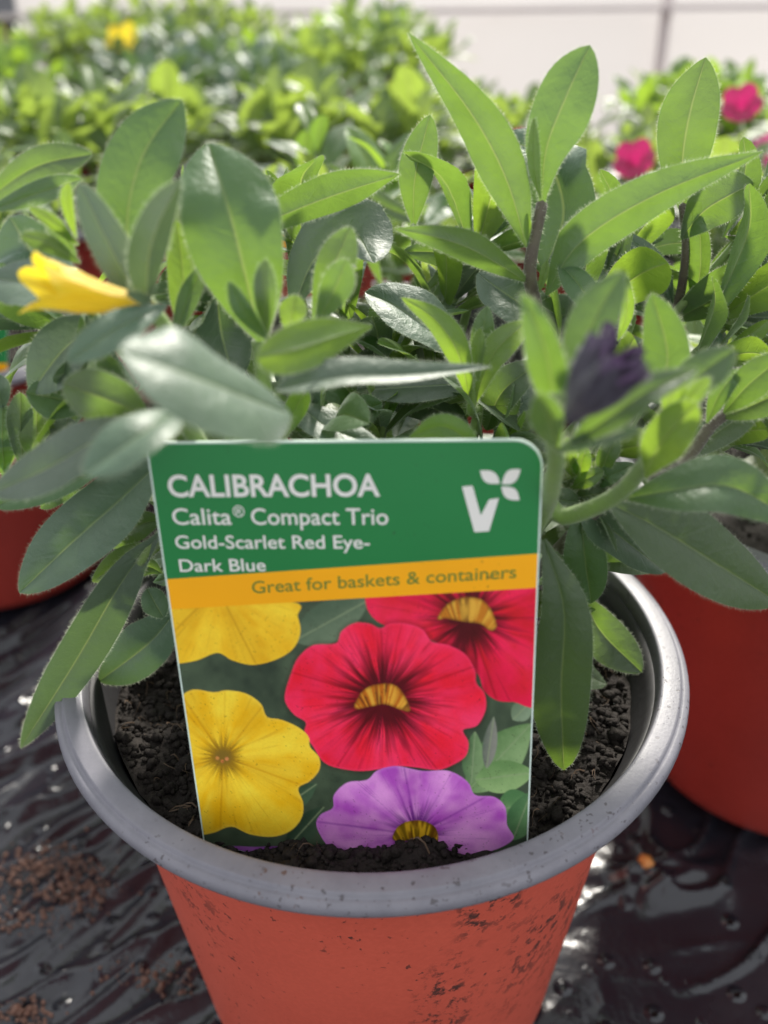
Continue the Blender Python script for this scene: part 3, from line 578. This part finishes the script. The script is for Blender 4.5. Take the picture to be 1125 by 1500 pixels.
def text(body, x0, x1, yb0, yb1, cap, mat, bold, name='lettering', ref=None):
    cu = bpy.data.curves.new('txt', 'FONT'); cu.body = body; cu.size = 1; cu.offset = bold; cu.resolution_u = 4
    o = bpy.data.objects.new('txt', cu); COL.objects.link(o); bpy.context.view_layer.update()
    me = bpy.data.meshes.new_from_object(o.evaluated_get(bpy.context.evaluated_depsgraph_get())); bpy.data.objects.remove(o)
    co = np.array([v.co[:] for v in me.vertices]); fs = [tuple(p.vertices) for p in me.polygons]; bpy.data.meshes.remove(me)
    xa, xb = co[:, 0].min(), co[:, 0].max(); capu = .729 if ref is None else ref
    A, B = TP(x0, yb0), TP(x1, yb1); Cc = TP((x0+x1)/2, (yb0+yb1)/2-cap); mid_ = TP((x0+x1)/2, (yb0+yb1)/2); hgt = Cc[1]-mid_[1]
    V = []
    for x, y, _ in co:
        s = (x-xa)/(xb-xa); V.append(T3(A[0]+(B[0]-A[0])*s, A[1]+(B[1]-A[1])*s + y/capu*hgt, .00009))
    return mesh_obj(name, V, fs, M[mat], tg, False)
text('CALIBRACHOA', 248, 557, 727, 726, 33, 't_white', .022)
text('Calita', 254, 340, 768, 768, 25, 't_white', .008); text('®', 342, 359, 757, 757, 17, 't_white', .004); text('Compact Trio', 369, 569, 768, 768, 25, 't_white', .008)
text('Gold-Scarlet Red Eye-', 258, 542, 803, 803, 20, 't_white', .010); text('Dark Blue', 264, 390, 837, 836, 19, 't_white', .010)
text('Great for baskets & containers', 370, 756, 869, 846, 19, 't_dgreen', .006)
def flat_poly(px, name, mat, off=.00009, parent=None):
    V = [T3(*TP(x, y), off) for x, y in px]; return mesh_obj(name, V, [tuple(range(len(V)))], M[mat], parent or tg, False)
cr = lambda x, y: (200+x/1.8145, 630+y/1.8145)
logo = flat_poly([cr(*q) for q in ((865, 150), (893, 147), (915, 226), (937, 184), (963, 180), (937, 268), (898, 271))], 'logo_letter', 't_white')
def petal_poly(p, q, wd):
    o = []
    for k in range(17):
        t = k/16; o.append((t, math.sin(math.pi*t**.9)*wd))
    for k in range(15, 0, -1): t = k/16; o.append((t, -math.sin(math.pi*t**1.1)*wd))
    dx, dy = q[0]-p[0], q[1]-p[1]; return [cr(p[0]+dx*t-dy*s, p[1]+dy*t+dx*s) for t, s in o]
for p, q in (((965, 142), (913, 107)), ((970, 142), (1021, 104)), ((970, 149), (1018, 186))): flat_poly(petal_poly(p, q, .27), 'logo_leaf', 't_white', parent=logo)

# picture on the tag: a fine grid coloured point by point
def srgb(r, g, b): return np.array([((c/255+.055)/1.055)**2.4 if c > 10 else c/255/12.92 for c in (r, g, b)])
nu = 400; nv = 340
U, Vv = np.meshgrid(np.linspace(ins, TW-ins, nu), np.linspace(0, 1, nv)); vb = np.interp(U, [0, TW*.3, TW*.5, TW*.7, TW], [-TH-.0011, -TH-.0058, -TH-.0107, -TH-.0058, -TH-.0011]); topv = line_v(ol, orr, U); VV = topv + (vb-topv)*Vv
P3 = np.array(cTL)+U[..., None]*np.array(tU)+VV[..., None]*np.array(tV)+np.array(tN)*.00004
q = P3-np.array(CAM); zz = q@np.array(fw); PXx = 562.5+F*(q@np.array(rt))/zz; PYy = 750-F*(q@np.array(up))/zz
cx = (PXx-200)*1.8145; cy = (PYy-630)*1.8145     # working coordinates of the tracing
def smooth_poly(pts, k=6):
    p = np.array(pts, float); n = len(p); out = []
    for i in range(n):
        a, b, c, d = p[i-1], p[i], p[(i+1) % n], p[(i+2) % n]
        for j in range(k):
            t = j/k; out.append(.5*(2*b+(c-a)*t+(2*a-5*b+4*c-d)*t*t+(3*b-a-3*c+d)*t**3))
    return np.array(out)
def inside(pts):
    p = smooth_poly(pts, 5); ins_ = np.zeros(cx.shape, bool); dist = np.full(cx.shape, 1e9); n = len(p)
    for i in range(n):
        x1, y1 = p[i]; x2, y2 = p[(i+1) % n]
        cnd = ((y1 > cy) != (y2 > cy)); xs = (x2-x1)*(cy-y1)/(y2-y1+1e-12)+x1; ins_ ^= cnd & (cx < xs)
        dx, dy = x2-x1, y2-y1; t = np.clip(((cx-x1)*dx+(cy-y1)*dy)/(dx*dx+dy*dy+1e-9), 0, 1); dist = np.minimum(dist, np.hypot(cx-x1-t*dx, cy-y1-t*dy))
    return np.where(ins_, dist, -dist)
def vnoise(x, y, seed):
    rs = np.random.default_rng(seed); G = rs.uniform(0, 1, (64, 64)); xi = np.floor(x).astype(int); yi = np.floor(y).astype(int); fx = x-xi; fy = y-yi; fx = fx*fx*(3-2*fx); fy = fy*fy*(3-2*fy)
    g = lambda a, b: G[a % 64, b % 64]
    return (g(xi, yi)*(1-fx)+g(xi+1, yi)*fx)*(1-fy)+(g(xi, yi+1)*(1-fx)+g(xi+1, yi+1)*fx)*fy
def fbm(s, seed): return .5*vnoise(cx/s, cy/s, seed)+.3*vnoise(cx/s*2.1, cy/s*2.1, seed+1)+.2*vnoise(cx/s*4.3, cy/s*4.3, seed+2)
sm = lambda a, b, x: np.clip((x-a)/(b-a), 0, 1)**2*(3-2*np.clip((x-a)/(b-a), 0, 1))
C_ = np.zeros(cx.shape+(3,)); 
def lay(mask, col):
    global C_; m = mask[..., None]; C_ = C_*(1-m)+np.asarray(col)*m
base = fbm(70, 1)[..., None]; C_ = srgb(40, 52, 42)*(1-base)+srgb(84, 100, 76)*base
# printed leaves
def pleaf(x0, y0, x1, y1, wd, c0, c1):
    dx, dy = x1-x0, y1-y0; L = math.hypot(dx, dy); t = ((cx-x0)*dx+(cy-y0)*dy)/L/L; s = (-(cx-x0)*dy+(cy-y0)*dx)/L
    hw = wd*np.sin(np.pi*np.clip(t, 0, 1)**.85)**.8; m = sm(-1, 3, hw-np.abs(s))*((t > 0) & (t < 1)); k = sm(0, 1, .5+.5*s/wd+.4*(fbm(20, 9)-.5))[..., None]
    lay(m, srgb(*c0)*(1-k)+srgb(*c1)*k); lay(m*sm(3, 1, np.abs(s))*.5, srgb(150, 165, 125))
for a in ((420, 560, 620, 450, 55, (78, 98, 76), (108, 126, 100)), (880, 960, 1050, 780, 62, (92, 128, 76), (142, 172, 118)), (890, 940, 900, 800, 30, (88, 120, 80), (128, 156, 108)), (900, 930, 1060, 910, 45, (104, 142, 84), (150, 182, 120)), (960, 1010, 1060, 990, 48, (80, 124, 76), (120, 160, 104)), (1000, 1090, 1050, 960, 40, (70, 110, 70), (104, 146, 96)), (930, 900, 950, 760, 20, (100, 110, 96), (140, 140, 130)), (1000, 770, 1050, 720, 28, (104, 124, 96), (140, 160, 130)), (380, 1010, 480, 940, 30, (48, 70, 50), (70, 94, 70)), (400, 1110, 500, 1000, 34, (42, 62, 46), (66, 86, 66))): pleaf(*a)
def flower(outline, ctr, cols, eye=None, eye_r=0, seed=0, nlobe=5, rot=0, vein=.25, edge=None):
    d = inside(outline); m = sm(-1.2, 1.2, d); dx, dy = cx-ctr[0], cy-ctr[1]; r = np.hypot(dx, dy); th = np.arctan2(dy, dx)
    g = fbm(60, seed)*.6 + .4*vnoise(th*9+20, r/60, seed+5); g = sm(.2, .8, g)[..., None]; lay(m, srgb(*cols[0])*(1-g)+srgb(*cols[1])*g)
    lb = .5+.5*np.cos(nlobe*(th-rot)); C_local = m*.20*sm(.2, 1, lb)*sm(20, 90, r); lay(C_local, srgb(*[max(0, c-70) for c in cols[0]])); lay(m*.28*sm(.5, 0, lb)*sm(40, 120, r)*fbm(34, seed+21)*1.6, srgb(*[min(255, c+26) for c in cols[1]]))
    fv = vnoise(th*70+11, r/160+1, seed+17)*vnoise(th*31+3, r/60, seed+18); lay(m*sm(.42, .8, fv)*.45, srgb(*cols[2]))
    st = vnoise(th*26+40, r/90+3, seed+7); lay(m*sm(.55, .95, st)*vein*sm(eye_r*3.2+30, 20, r), srgb(*cols[2]))
    for k in range(nlobe):                      # crease between lobes and main veins
        a = rot+2*math.pi*k/nlobe; dd = np.abs((th-a+math.pi) % (2*math.pi)-math.pi)*r; lay(m*sm(4.5, 0, dd)*.55*sm(10, 40, r), srgb(*cols[2]))
    lay(m*sm(9, 0, d)*.30, srgb(*(edge or cols[1])))
    if eye:
        rr = eye_r*(.50+.75*vnoise(th*9+9, r*0+2, seed+11)+.75*vnoise(th*38+5, r/45, seed+13)); lay(m*sm(rr*1.35, rr*.45, r)*.95, srgb(*eye))
    return m
R1_ = [(607, 445), (615, 478), (640, 508), (690, 530), (790, 560), (900, 640), (922, 690), (955, 717), (1000, 722), (1075, 712), (1075, 400), (800, 405), (607, 425)]
flower(R1_, (885, 500), ((224, 32, 46), (244, 32, 80), (136, 12, 22)), (58, 8, 10), 78, 31, 5, 1.25, .5)
def throat(pts, c0, c1, seed):
    d = inside(pts); m = sm(-1.5, 1.5, d); bx_ = np.mean([q_[0] for q_ in pts]); by_ = max(q_[1] for q_ in pts)+60; an = np.arctan2(by_-cy, cx-bx_); k = sm(.25, .75, vnoise(an*22+30, cy/60, seed))[..., None]; lay(m, srgb(*c0)*(1-k)+srgb(*c1)*k); lay(m*sm(.55, .85, vnoise(an*17+8, cy/40, seed+4))*.75, srgb(84, 40, 14)); lay(m*sm(8, 0, d)*.5, srgb(96, 48, 16))
throat([(800, 503), (815, 475), (840, 455), (875, 445), (915, 450), (940, 475), (957, 520), (940, 532), (915, 515), (880, 510), (845, 505), (820, 500)], (196, 120, 30), (226, 172, 62), 3)
Y1_ = [(60, 440), (405, 455), (428, 495), (435, 540), (415, 582), (370, 610), (310, 624), (255, 612), (215, 592), (160, 612), (100, 622), (60, 622)]
flower(Y1_, (215, 420), ((240, 182, 26), (252, 206, 46), (190, 134, 18)), None, 30, 41, 5, 1.1, .35)
M1_ = [(395, 700), (410, 650), (430, 605), (470, 572), (530, 567), (545, 535), (580, 513), (620, 515), (648, 527), (675, 514), (720, 515), (760, 530), (785, 562), (830, 572), (875, 597), (900, 640), (903, 672), (925, 700), (928, 742), (905, 785), (868, 797), (882, 830), (875, 866), (840, 890), (800, 903), (740, 896), (690, 893), (640, 902), (590, 906), (530, 897), (495, 880), (470, 842), (447, 805), (450, 777), (420, 757), (398, 728)]
lay(sm(-16, -1, inside(M1_))*.35, srgb(40, 10, 14))
flower(M1_, (655, 715), ((250, 34, 60), (255, 50, 96), (165, 12, 30)), (66, 6, 12), 92, 51, 5, -1.6, .55, (255, 70, 120))
throat([(580, 740), (590, 710), (608, 688), (640, 676), (680, 676), (705, 695), (727, 744), (700, 742), (660, 728), (620, 735)], (190, 104, 24), (230, 168, 58), 8)
YL_ = [(90, 760), (112, 715), (150, 690), (205, 697), (240, 692), (290, 700), (330, 727), (347, 762), (385, 770), (430, 790), (457, 815), (461, 842), (485, 870), (486, 902), (462, 932), (430, 952), (443, 992), (438, 1032), (408, 1066), (360, 1081), (300, 1074), (252, 1054), (205, 1070), (165, 1076), (120, 1070), (90, 960)]
flower(YL_, (230, 868), ((246, 190, 20), (255, 216, 56), (206, 146, 14)), (150, 112, 20), 40, 61, 5, .35, .35, (250, 216, 90))
lay(sm(34, 12, np.hypot((cx-230), (cy-868)*1.15)), srgb(132, 104, 34)); lay(sm(7, 3, np.hypot(cx-215, cy-872)), srgb(210, 140, 70)); lay(sm(7, 3, np.hypot(cx-240, cy-874)), srgb(214, 136, 80)); lay(sm(6, 3, np.hypot(cx-228, cy-880)), srgb(200, 120, 60))
PU_ = [(478, 1050), (490, 1022), (522, 1004), (525, 970), (560, 937), (612, 930), (640, 905), (690, 893), (760, 906), (830, 906), (880, 935), (900, 970), (950, 975), (980, 1002), (985, 1050), (1002, 1085), (962, 1112), (900, 1130), (840, 1152), (770, 1175), (600, 1165), (540, 1140), (500, 1095)]
flower(PU_, (745, 1075), ((186, 84, 196), (228, 152, 222), (126, 36, 150)), (96, 24, 120), 50, 71, 5, -.5, .4, (216, 150, 222))
throat([(682, 1090), (690, 1060), (715, 1042), (755, 1038), (790, 1052), (802, 1080), (795, 1112), (770, 1105), (730, 1092)], (120, 92, 16), (206, 160, 34), 12)
PL_ = [(235, 1117), (262, 1106), (310, 1108), (380, 1107), (430, 1120), (452, 1145), (440, 1200), (260, 1200)]
flower(PL_, (330, 1200), ((130, 66, 150), (164, 96, 180), (90, 36, 110)), None, 20, 81)
C_ *= (1+.10*(RNG.uniform(size=cx.shape)-.5))[..., None]
lay((fbm(3.2, 90) > .80)*.7*(fbm(60, 95) > .5), srgb(50, 30, 26))
ii = (np.arange(nv-1)[:, None]*nu+np.arange(nu-1)[None]).ravel()
def picture_mat():
    t = NT('print_picture'); at = t.n('ShaderNodeAttribute', attribute_name='ink'); 
    return t.done(t.n('ShaderNodeBsdfPrincipled', {'Base Color': at.outputs['Color'], 'Roughness': .34, 'Specular IOR Level': .35}).outputs[0])
po = mesh_obj('flower_picture', P3.reshape(-1, 3).tolist(), np.stack([ii, ii+nu, ii+nu+1, ii+1], -1).tolist(), picture_mat(), tg)
po['label'] = 'printed picture of yellow, red and purple flowers'
ca = po.data.color_attributes.new('ink', 'FLOAT_COLOR', 'POINT'); ca.data.foreach_set('color', np.concatenate([C_, np.ones(C_.shape[:2]+(1,))], -1).astype(np.float32).ravel())

# ------------------------------------------------------------------ neighbouring potted plants
def unit_leaf(seed, hairs=False):
    n = 8; pts = [Vector((0, t/n, .10*math.sin(math.pi*.8*t/n)-.05*(t/n)**2)) for t in range(n+1)]
    V, Fc, UV, mi = leaf_geo(pts, .2+.03*(seed % 3), [Vector((1, 0, 0))]*(n+1), [Vector((0, 0, 1))]*(n+1), n=n, seed=seed, hairs=False, peak=.5+.04*(seed % 4), fold=.2)
    return V, Fc, UV
UL = [unit_leaf(k) for k in range(5)]
ULM = {}
def leaf_mesh(k, mat):
    if (k, mat) not in ULM:
        V, Fc, UV = UL[k]; o = mesh_obj('leaf', V, Fc, M[mat], None, True, None, UV); ULM[(k, mat)] = o.data; bpy.data.objects.remove(o)
    return ULM[(k, mat)]
def plan_plant(seed, R=.075, H=.075, shoots=10, per=9, ll=.030):
    """leaf matrices and stem paths of a bushy plant, relative to the pot's base"""
    rng = np.random.default_rng(seed); leaves = []; stems = []; tips = []
    for s in range(shoots):
        az = s*2.4+rng.uniform(-.3, .3); rad = R*math.sqrt((s+.5)/shoots)*rng.uniform(.8, 1.1); h = H*(1.1-.55*(rad/R)**2)*rng.uniform(.8, 1.15)
        b = Vector((.012*math.cos(az), .012*math.sin(az), .090)); t = Vector((rad*math.cos(az), rad*math.sin(az), HR+h)); m_ = b.lerp(t, .5)+Vector((0, 0, .008))
        P = spline([b, m_, t], 12); stems.append([b, m_, t]); tips.append(t)
        for k in range(per):
            f = .32+.68*(k+.5)/per; i = min(int(f*12), 11); p = P[i].lerp(P[i+1], f*12-i); T = (P[i+1]-P[i]).normalized(); a = T.cross(Vector((.2, .1, 1))).normalized(); b2 = T.cross(a); th = k*2.4+rng.uniform(-.3, .3)
            o = (a*math.cos(th)+b2*math.sin(th)); d = (o*rng.uniform(.7, 1.1)+T*rng.uniform(.45, 1.0)).normalized(); L = ll*rng.uniform(.75, 1.15)*(1-.5*max(0, f-.7)/.3)
            sx = d.cross(Vector((0, 0, 1))).normalized(); nz = sx.cross(d).normalized()
            leaves.append((Matrix((( sx.x*L, d.x*L, nz.x*L, p.x), (sx.y*L, d.y*L, nz.y*L, p.y), (sx.z*L, d.z*L, nz.z*L, p.z), (0, 0, 0, 1))), int(rng.integers(5)), float(f)))
    return leaves, stems, tips
def open_flower(mat):
    V = []; UV = []; Fc = []; n = 40; prof = [(.0012, 0), (.0018, .006), (.003, .011), (.008, .0145), (.0125, .0150)]
    for i, (r, z) in enumerate(prof):
        for k in range(n):
            th = 2*math.pi*k/n; lob = (i/4)**3; rr = r*(1-.16*lob*(1-abs(math.cos(2.5*th))**.6)); V.append((rr*math.cos(th), rr*math.sin(th), z+.0015*lob*math.cos(5*th))); UV.append((k/n, i/4))
    for i in range(4):
        for k in range(n): Fc.append((i*n+k, i*n+(k+1) % n, (i+1)*n+(k+1) % n, (i+1)*n+k))
    o = mesh_obj('flower', V, Fc, M[mat], None, True, None, UV); d = o.data; bpy.data.objects.remove(o); return d
FLW = {k: open_flower(k) for k in ('yellow', 'magenta', 'pink')}
def add_flower(parent, loc, mat, facing):
    o = bpy.data.objects.new('flower', FLW[mat]); COL.objects.link(o); o.parent = parent; o.location = Vector(loc)-Vector(parent.location); o.rotation_euler = Vector(facing).to_track_quat('Z', 'Y').to_euler(); return o
soil_far = None
def neighbour(loc, seed, label, near=True, flowers=(), **kw):
    global soil_far
    x, y = loc; e = empty('bedding_plant', (x, y, .090)); tag(e, label, 'plant', 'potted plants standing round the tagged pot')
    leaves, stems, tips = plan_plant(seed, **kw)
    for m_, k, f in leaves:
        o = bpy.data.objects.new('leaf', leaf_mesh(k, 'leaf_young' if f > .9 else ('leaf' if k % 2 else 'leaf_far'))); COL.objects.link(o); o.parent = e; o.matrix_local = Matrix.Translation((0, 0, -.090)) @ m_
    for s in stems:
        V, Fc, mi = tube([Vector(q)+Vector((x, y, 0)) for q in s], .0013, .0008, 8, 10); mesh_obj('stem', V, Fc, M['stem'], e)
    for (px, py, Yc, mat, fc) in flowers: add_flower(e, PY(px, py, Yc), mat, fc)
    return e
near_spots = [((.134, .072), 101, 'dark green leafy plant in the red pot right beside the tagged pot'), ((-.160, .195), 102, 'leafy plant in the red pot beyond the yellow bud'),
              ((.000, .172), 103, 'leafy plant in the red pot straight behind the tagged pot'), ((.165, .235), 104, 'leafy plant in a red pot beyond the pot right of the tag')]
plants_near = []
for (xy, sd_, lb), plab in zip(near_spots, ('red plastic pot right beside the tagged orange pot', 'shaded dark red pot beyond the drooping blue-green leaves', 'red plastic pot straight behind the tagged pot', 'red plastic pot with pale rim beyond the purple bud')):
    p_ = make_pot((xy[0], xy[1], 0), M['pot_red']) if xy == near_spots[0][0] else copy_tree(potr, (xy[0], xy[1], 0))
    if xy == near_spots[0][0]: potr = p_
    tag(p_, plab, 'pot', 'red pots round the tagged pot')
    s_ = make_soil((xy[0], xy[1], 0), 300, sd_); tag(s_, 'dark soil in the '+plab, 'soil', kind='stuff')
    plants_near.append(neighbour(xy, sd_, lb, H=.046 if xy[0] > .1 else .064, R=.07))
def far_tag(px0, px1, py0, py1, Yc, label):
    a, b, c, d = PY(px0, py0, Yc), PY(px1, py0, Yc), PY(px1, py1, Yc), PY(px0, py1, Yc); e = tag(empty('plant_tag', ((c+d)*.5)), label, 'plant tag'); t3 = Vector((0, .0005, 0))
    mesh_obj('card', [a, b, c, d, a+t3, b+t3, c+t3, d+t3], [(0, 3, 2, 1), (4, 5, 6, 7), (0, 1, 5, 4), (1, 2, 6, 5), (2, 3, 7, 6), (3, 0, 4, 7)], M['white_edge'], e, False); f = Vector((0, -.0002, 0))
    for nm, s0, s1, mt in (('green_header', .03, .40, 't_green'), ('orange_band', .40, .52, 't_orange'), ('flower_picture', .52, .97, 'pot_red')):
        mesh_obj(nm, [a.lerp(d, s0)+f, b.lerp(c, s0)+f, b.lerp(c, s1)+f, a.lerp(d, s1)+f], [(0, 3, 2, 1)], M[mt], e, False)
far_tag(-150, 11, 455, 640, 15.0, 'printed plant tag with green header, standing in the shaded dark red pot')
far_tag(400, 545, 275, 440, 12.8, 'printed plant tag with green header, standing in the pot straight behind')
# far rows: one foliage mesh per plant, shared between copies
def merged_foliage(seed, mat='leaf_far', **kw):
    leaves, stems, tips = plan_plant(seed, **kw); V = []; Fc = []; UV = []
    for m_, k, f in leaves:
        v, fc, uv = UL[k]; o = len(V); V += [m_ @ q for q in v]; UV += uv; Fc += [tuple(i+o for i in t) for t in fc]
    o = mesh_obj('foliage', V, Fc, M[mat], None, True, None, UV); fo = o.data; bpy.data.objects.remove(o)
    V = []; Fc = []
    for s in stems:
        v, fc, mi = tube(s, .0013, .0008, 6, 6); o = len(V); V += v; Fc += [tuple(i+o for i in t) for t in fc]
    o = mesh_obj('stems', V, Fc, M['stem'], None); st = o.data; bpy.data.objects.remove(o); return fo, st, tips
protos = [merged_foliage(200+k, ['leaf_far', 'leaf_young', 'leaf_young', 'leaf_far', 'leaf_blue', 'leaf_far'][k], R=.078+.008*(k % 3), H=.026+.009*k, shoots=17+k % 3, per=10, ll=.025+.003*(k % 4)) for k in range(6)]
rng = np.random.default_rng(5); nfar = 0
soil_disc = lathe([(0, HR-.012), (.03, HR-.0115), (.0555, HR-.0125)], 32)
so = mesh_obj('soil', *soil_disc, M['soil']); soil_me = so.data; bpy.data.objects.remove(so)
for row in range(5):
    Y = .385+row*.135
    for cidx in range(-6, 7):
        X = cidx*.15+(.07 if row % 2 else 0)+rng.normal(0, .008); Yj = Y+rng.normal(0, .008)
        if abs(X) > .20+.42*(Y+.16): continue
        if X > .10 and row >= 2: continue
        if X > .04 and row >= 3: continue
        p_ = copy_tree(potr, (X, Yj, 0)); 
        e = empty('bedding_plant', (X, Yj, 0)); pk = int(rng.integers(6 if X < .05 else 2)); fo, st, tips = protos[pk]; tone = ('mid-green', 'low yellow-green', 'bright yellow-green', 'mid-green', 'grey-green', 'tall mid-green')[pk]
        rowname = ('first', 'second', 'third', 'fourth', 'last')[row]
        hasy = rng.uniform() < .2
        tag(p_, 'red plastic pot under a '+tone+' plant in the '+rowname+' row before the tunnel film', 'pot', 'red pots in the rows behind')
        tag(e, tone+' leafy bedding plant '+('with a yellow flower' if hasy else 'without flowers')+' in the '+rowname+' row behind', 'plant', 'bedding plants in the rows behind')
        rz = rng.uniform(0, 6.28)
        for nm, me in (('foliage', fo), ('stems', st), ('soil', soil_me)):
            o = bpy.data.objects.new(nm, me); COL.objects.link(o); o.parent = e; o.rotation_euler.z = rz
            if nm == 'foliage': o['kind'] = 'stuff'
        if hasy:
            t = tips[int(rng.integers(len(tips)))]; add_flower(e, Vector((X, Yj, 0))+Vector((t.x, t.y, t.z-.002)), 'yellow', (rng.normal(0, .4), -.7, .7))
        nfar += 1
for pp, h in (([(-30, 300, 9), (50, 245, 8), (135, 225, 8)], 26), ([(-20, 310, 8), (50, 285, 7.5), (120, 262, 7)], 18), ([(640, 330, 12), (560, 300, 11), (480, 240, 11)], 16), ([(560, 420, 10), (530, 340, 10), (490, 270, 10)], 14), ([(700, 330, 12), (660, 300, 12), (625, 330, 11)], 20)):
    leaf(plants_near[1] if pp[0][0] < 200 else plants_near[2], pp, h, 25, 1, 'leaf')
# magenta and pink flowers of the plants at the right
for px, py, Yc, mt in ((1085, 168, 31, 'magenta'), (750, 238, 27, 'magenta'), (935, 248, 28, 'magenta'), (1108, 240, 30, 'pink')):
    fp = PY(px, py, Yc); own = plants_near[3] if px > 800 else plants_near[2]; rb = Vector(own.location); add_flower(own, fp, mt, (random.uniform(-.5, .5), -.8, .6)).scale = (.75, .75, .75)
    stem(own, [rb, rb.lerp(fp, .5)+Vector((0, 0, .01)), fp], .0012, .0008, hairs=0, world=True)

# ------------------------------------------------------------------ things lying on the film
pts = []; sz = []; rng = np.random.default_rng(9)
for _ in range(760):
    c = random.choice(((40, 1290, 45, 28), (110, 1285, 35, 22), (20, 1350, 45, 14), (240, 1430, 40, 16), (30, 1485, 30, 10), (60, 1265, 40, 12), (110, 1310, 30, 12)))
    p = PZ(c[0]+rng.normal(0, c[2]), c[1]+rng.normal(0, c[3]), -.001)
    if math.hypot(p.x, p.y) < .05: continue
    s = abs(rng.normal(0, .00035))+.0002; pts.append((p.x, p.y, p.z+.0005)); sz.append(s)
V, Fc = crumbs(pts, sz, rng); tag(mesh_obj('spilled_soil', V, Fc, M['crumb']), 'brown soil crumbs scattered on the black film', 'soil', kind='stuff')
p = PZ(945, 1262, .0005); V, Fc = crumbs([(p.x, p.y, p.z)], [.0026], rng); tag(mesh_obj('fertilizer_granule', V, Fc, M['granule']), 'small round orange granule lying on the black film', 'granule')

# ------------------------------------------------------------------ tunnel side behind the beds
def wall_mat():
    t = NT('white_tunnel_film'); pos = t.n('ShaderNodeNewGeometry').outputs['Position']; n = t.noise(pos, 6, 4)
    a = t.n('ShaderNodeBsdfDiffuse', {0: t.mix(n, (.50, .49, .49), (.62, .60, .60))}); b = t.n('ShaderNodeBsdfTranslucent', {0: (.58, .55, .54, 1)})
    return t.done(t.n('ShaderNodeMixShader', {0: .5, 1: a.outputs[0], 2: b.outputs[0]}).outputs[0])
M['wall'] = wall_mat(); M['rail'] = simple('pale_rail', (.66, .58, .56), .5, 60, .15); M['wood'] = simple('weathered_board', (.52, .42, .27), .7, 30, .25); M['post'] = simple('grey_steel', (.16, .16, .18), .5, 60, .2)
def box(name, lo, hi, mat, parent=None):
    V = [(x, y, z) for z in (lo[2], hi[2]) for y in (lo[1], hi[1]) for x in (lo[0], hi[0])]
    return mesh_obj(name, V, [(0, 2, 3, 1), (4, 5, 7, 6), (0, 1, 5, 4), (2, 6, 7, 3), (0, 4, 6, 2), (1, 3, 7, 5)], mat, parent, False)
WY = 1.08
wl = tag(empty('tunnel_side', (0, WY, 0)), 'pale film side of the growing tunnel with rail and low boards', 'tunnel wall')
nw = 60; V = []; Fc = []
for i in range(nw+1):
    for z in (0, .06, .12, .18, .24): V.append((-2.4+4.8*i/nw, WY+.012*math.sin(i*1.3)+.006*math.sin(i*3.1)*(1 if z > .1 else 0), z))
for i in range(nw):
    for j in range(4): b = i*5+j; Fc.append((b, b+5, b+6, b+1))
mesh_obj('film_sheet', V, Fc, M['wall'], wl)
box('rail', (-2.4, WY-.035, .148), (2.4, WY-.022, .153), M['rail'], wl)
for i in range(3): box('board', (.33+i*.6, WY-.06, -.004), (.33+i*.6+.595, WY-.04, .058), M['wood'], wl)
box('post', (-.42, WY-.022, -.004), (-.385, WY-.0165, .24), M['post'], wl)
box('post', (.345, WY-.020, -.004), (.357, WY-.0165, .24), M['rail'], wl)
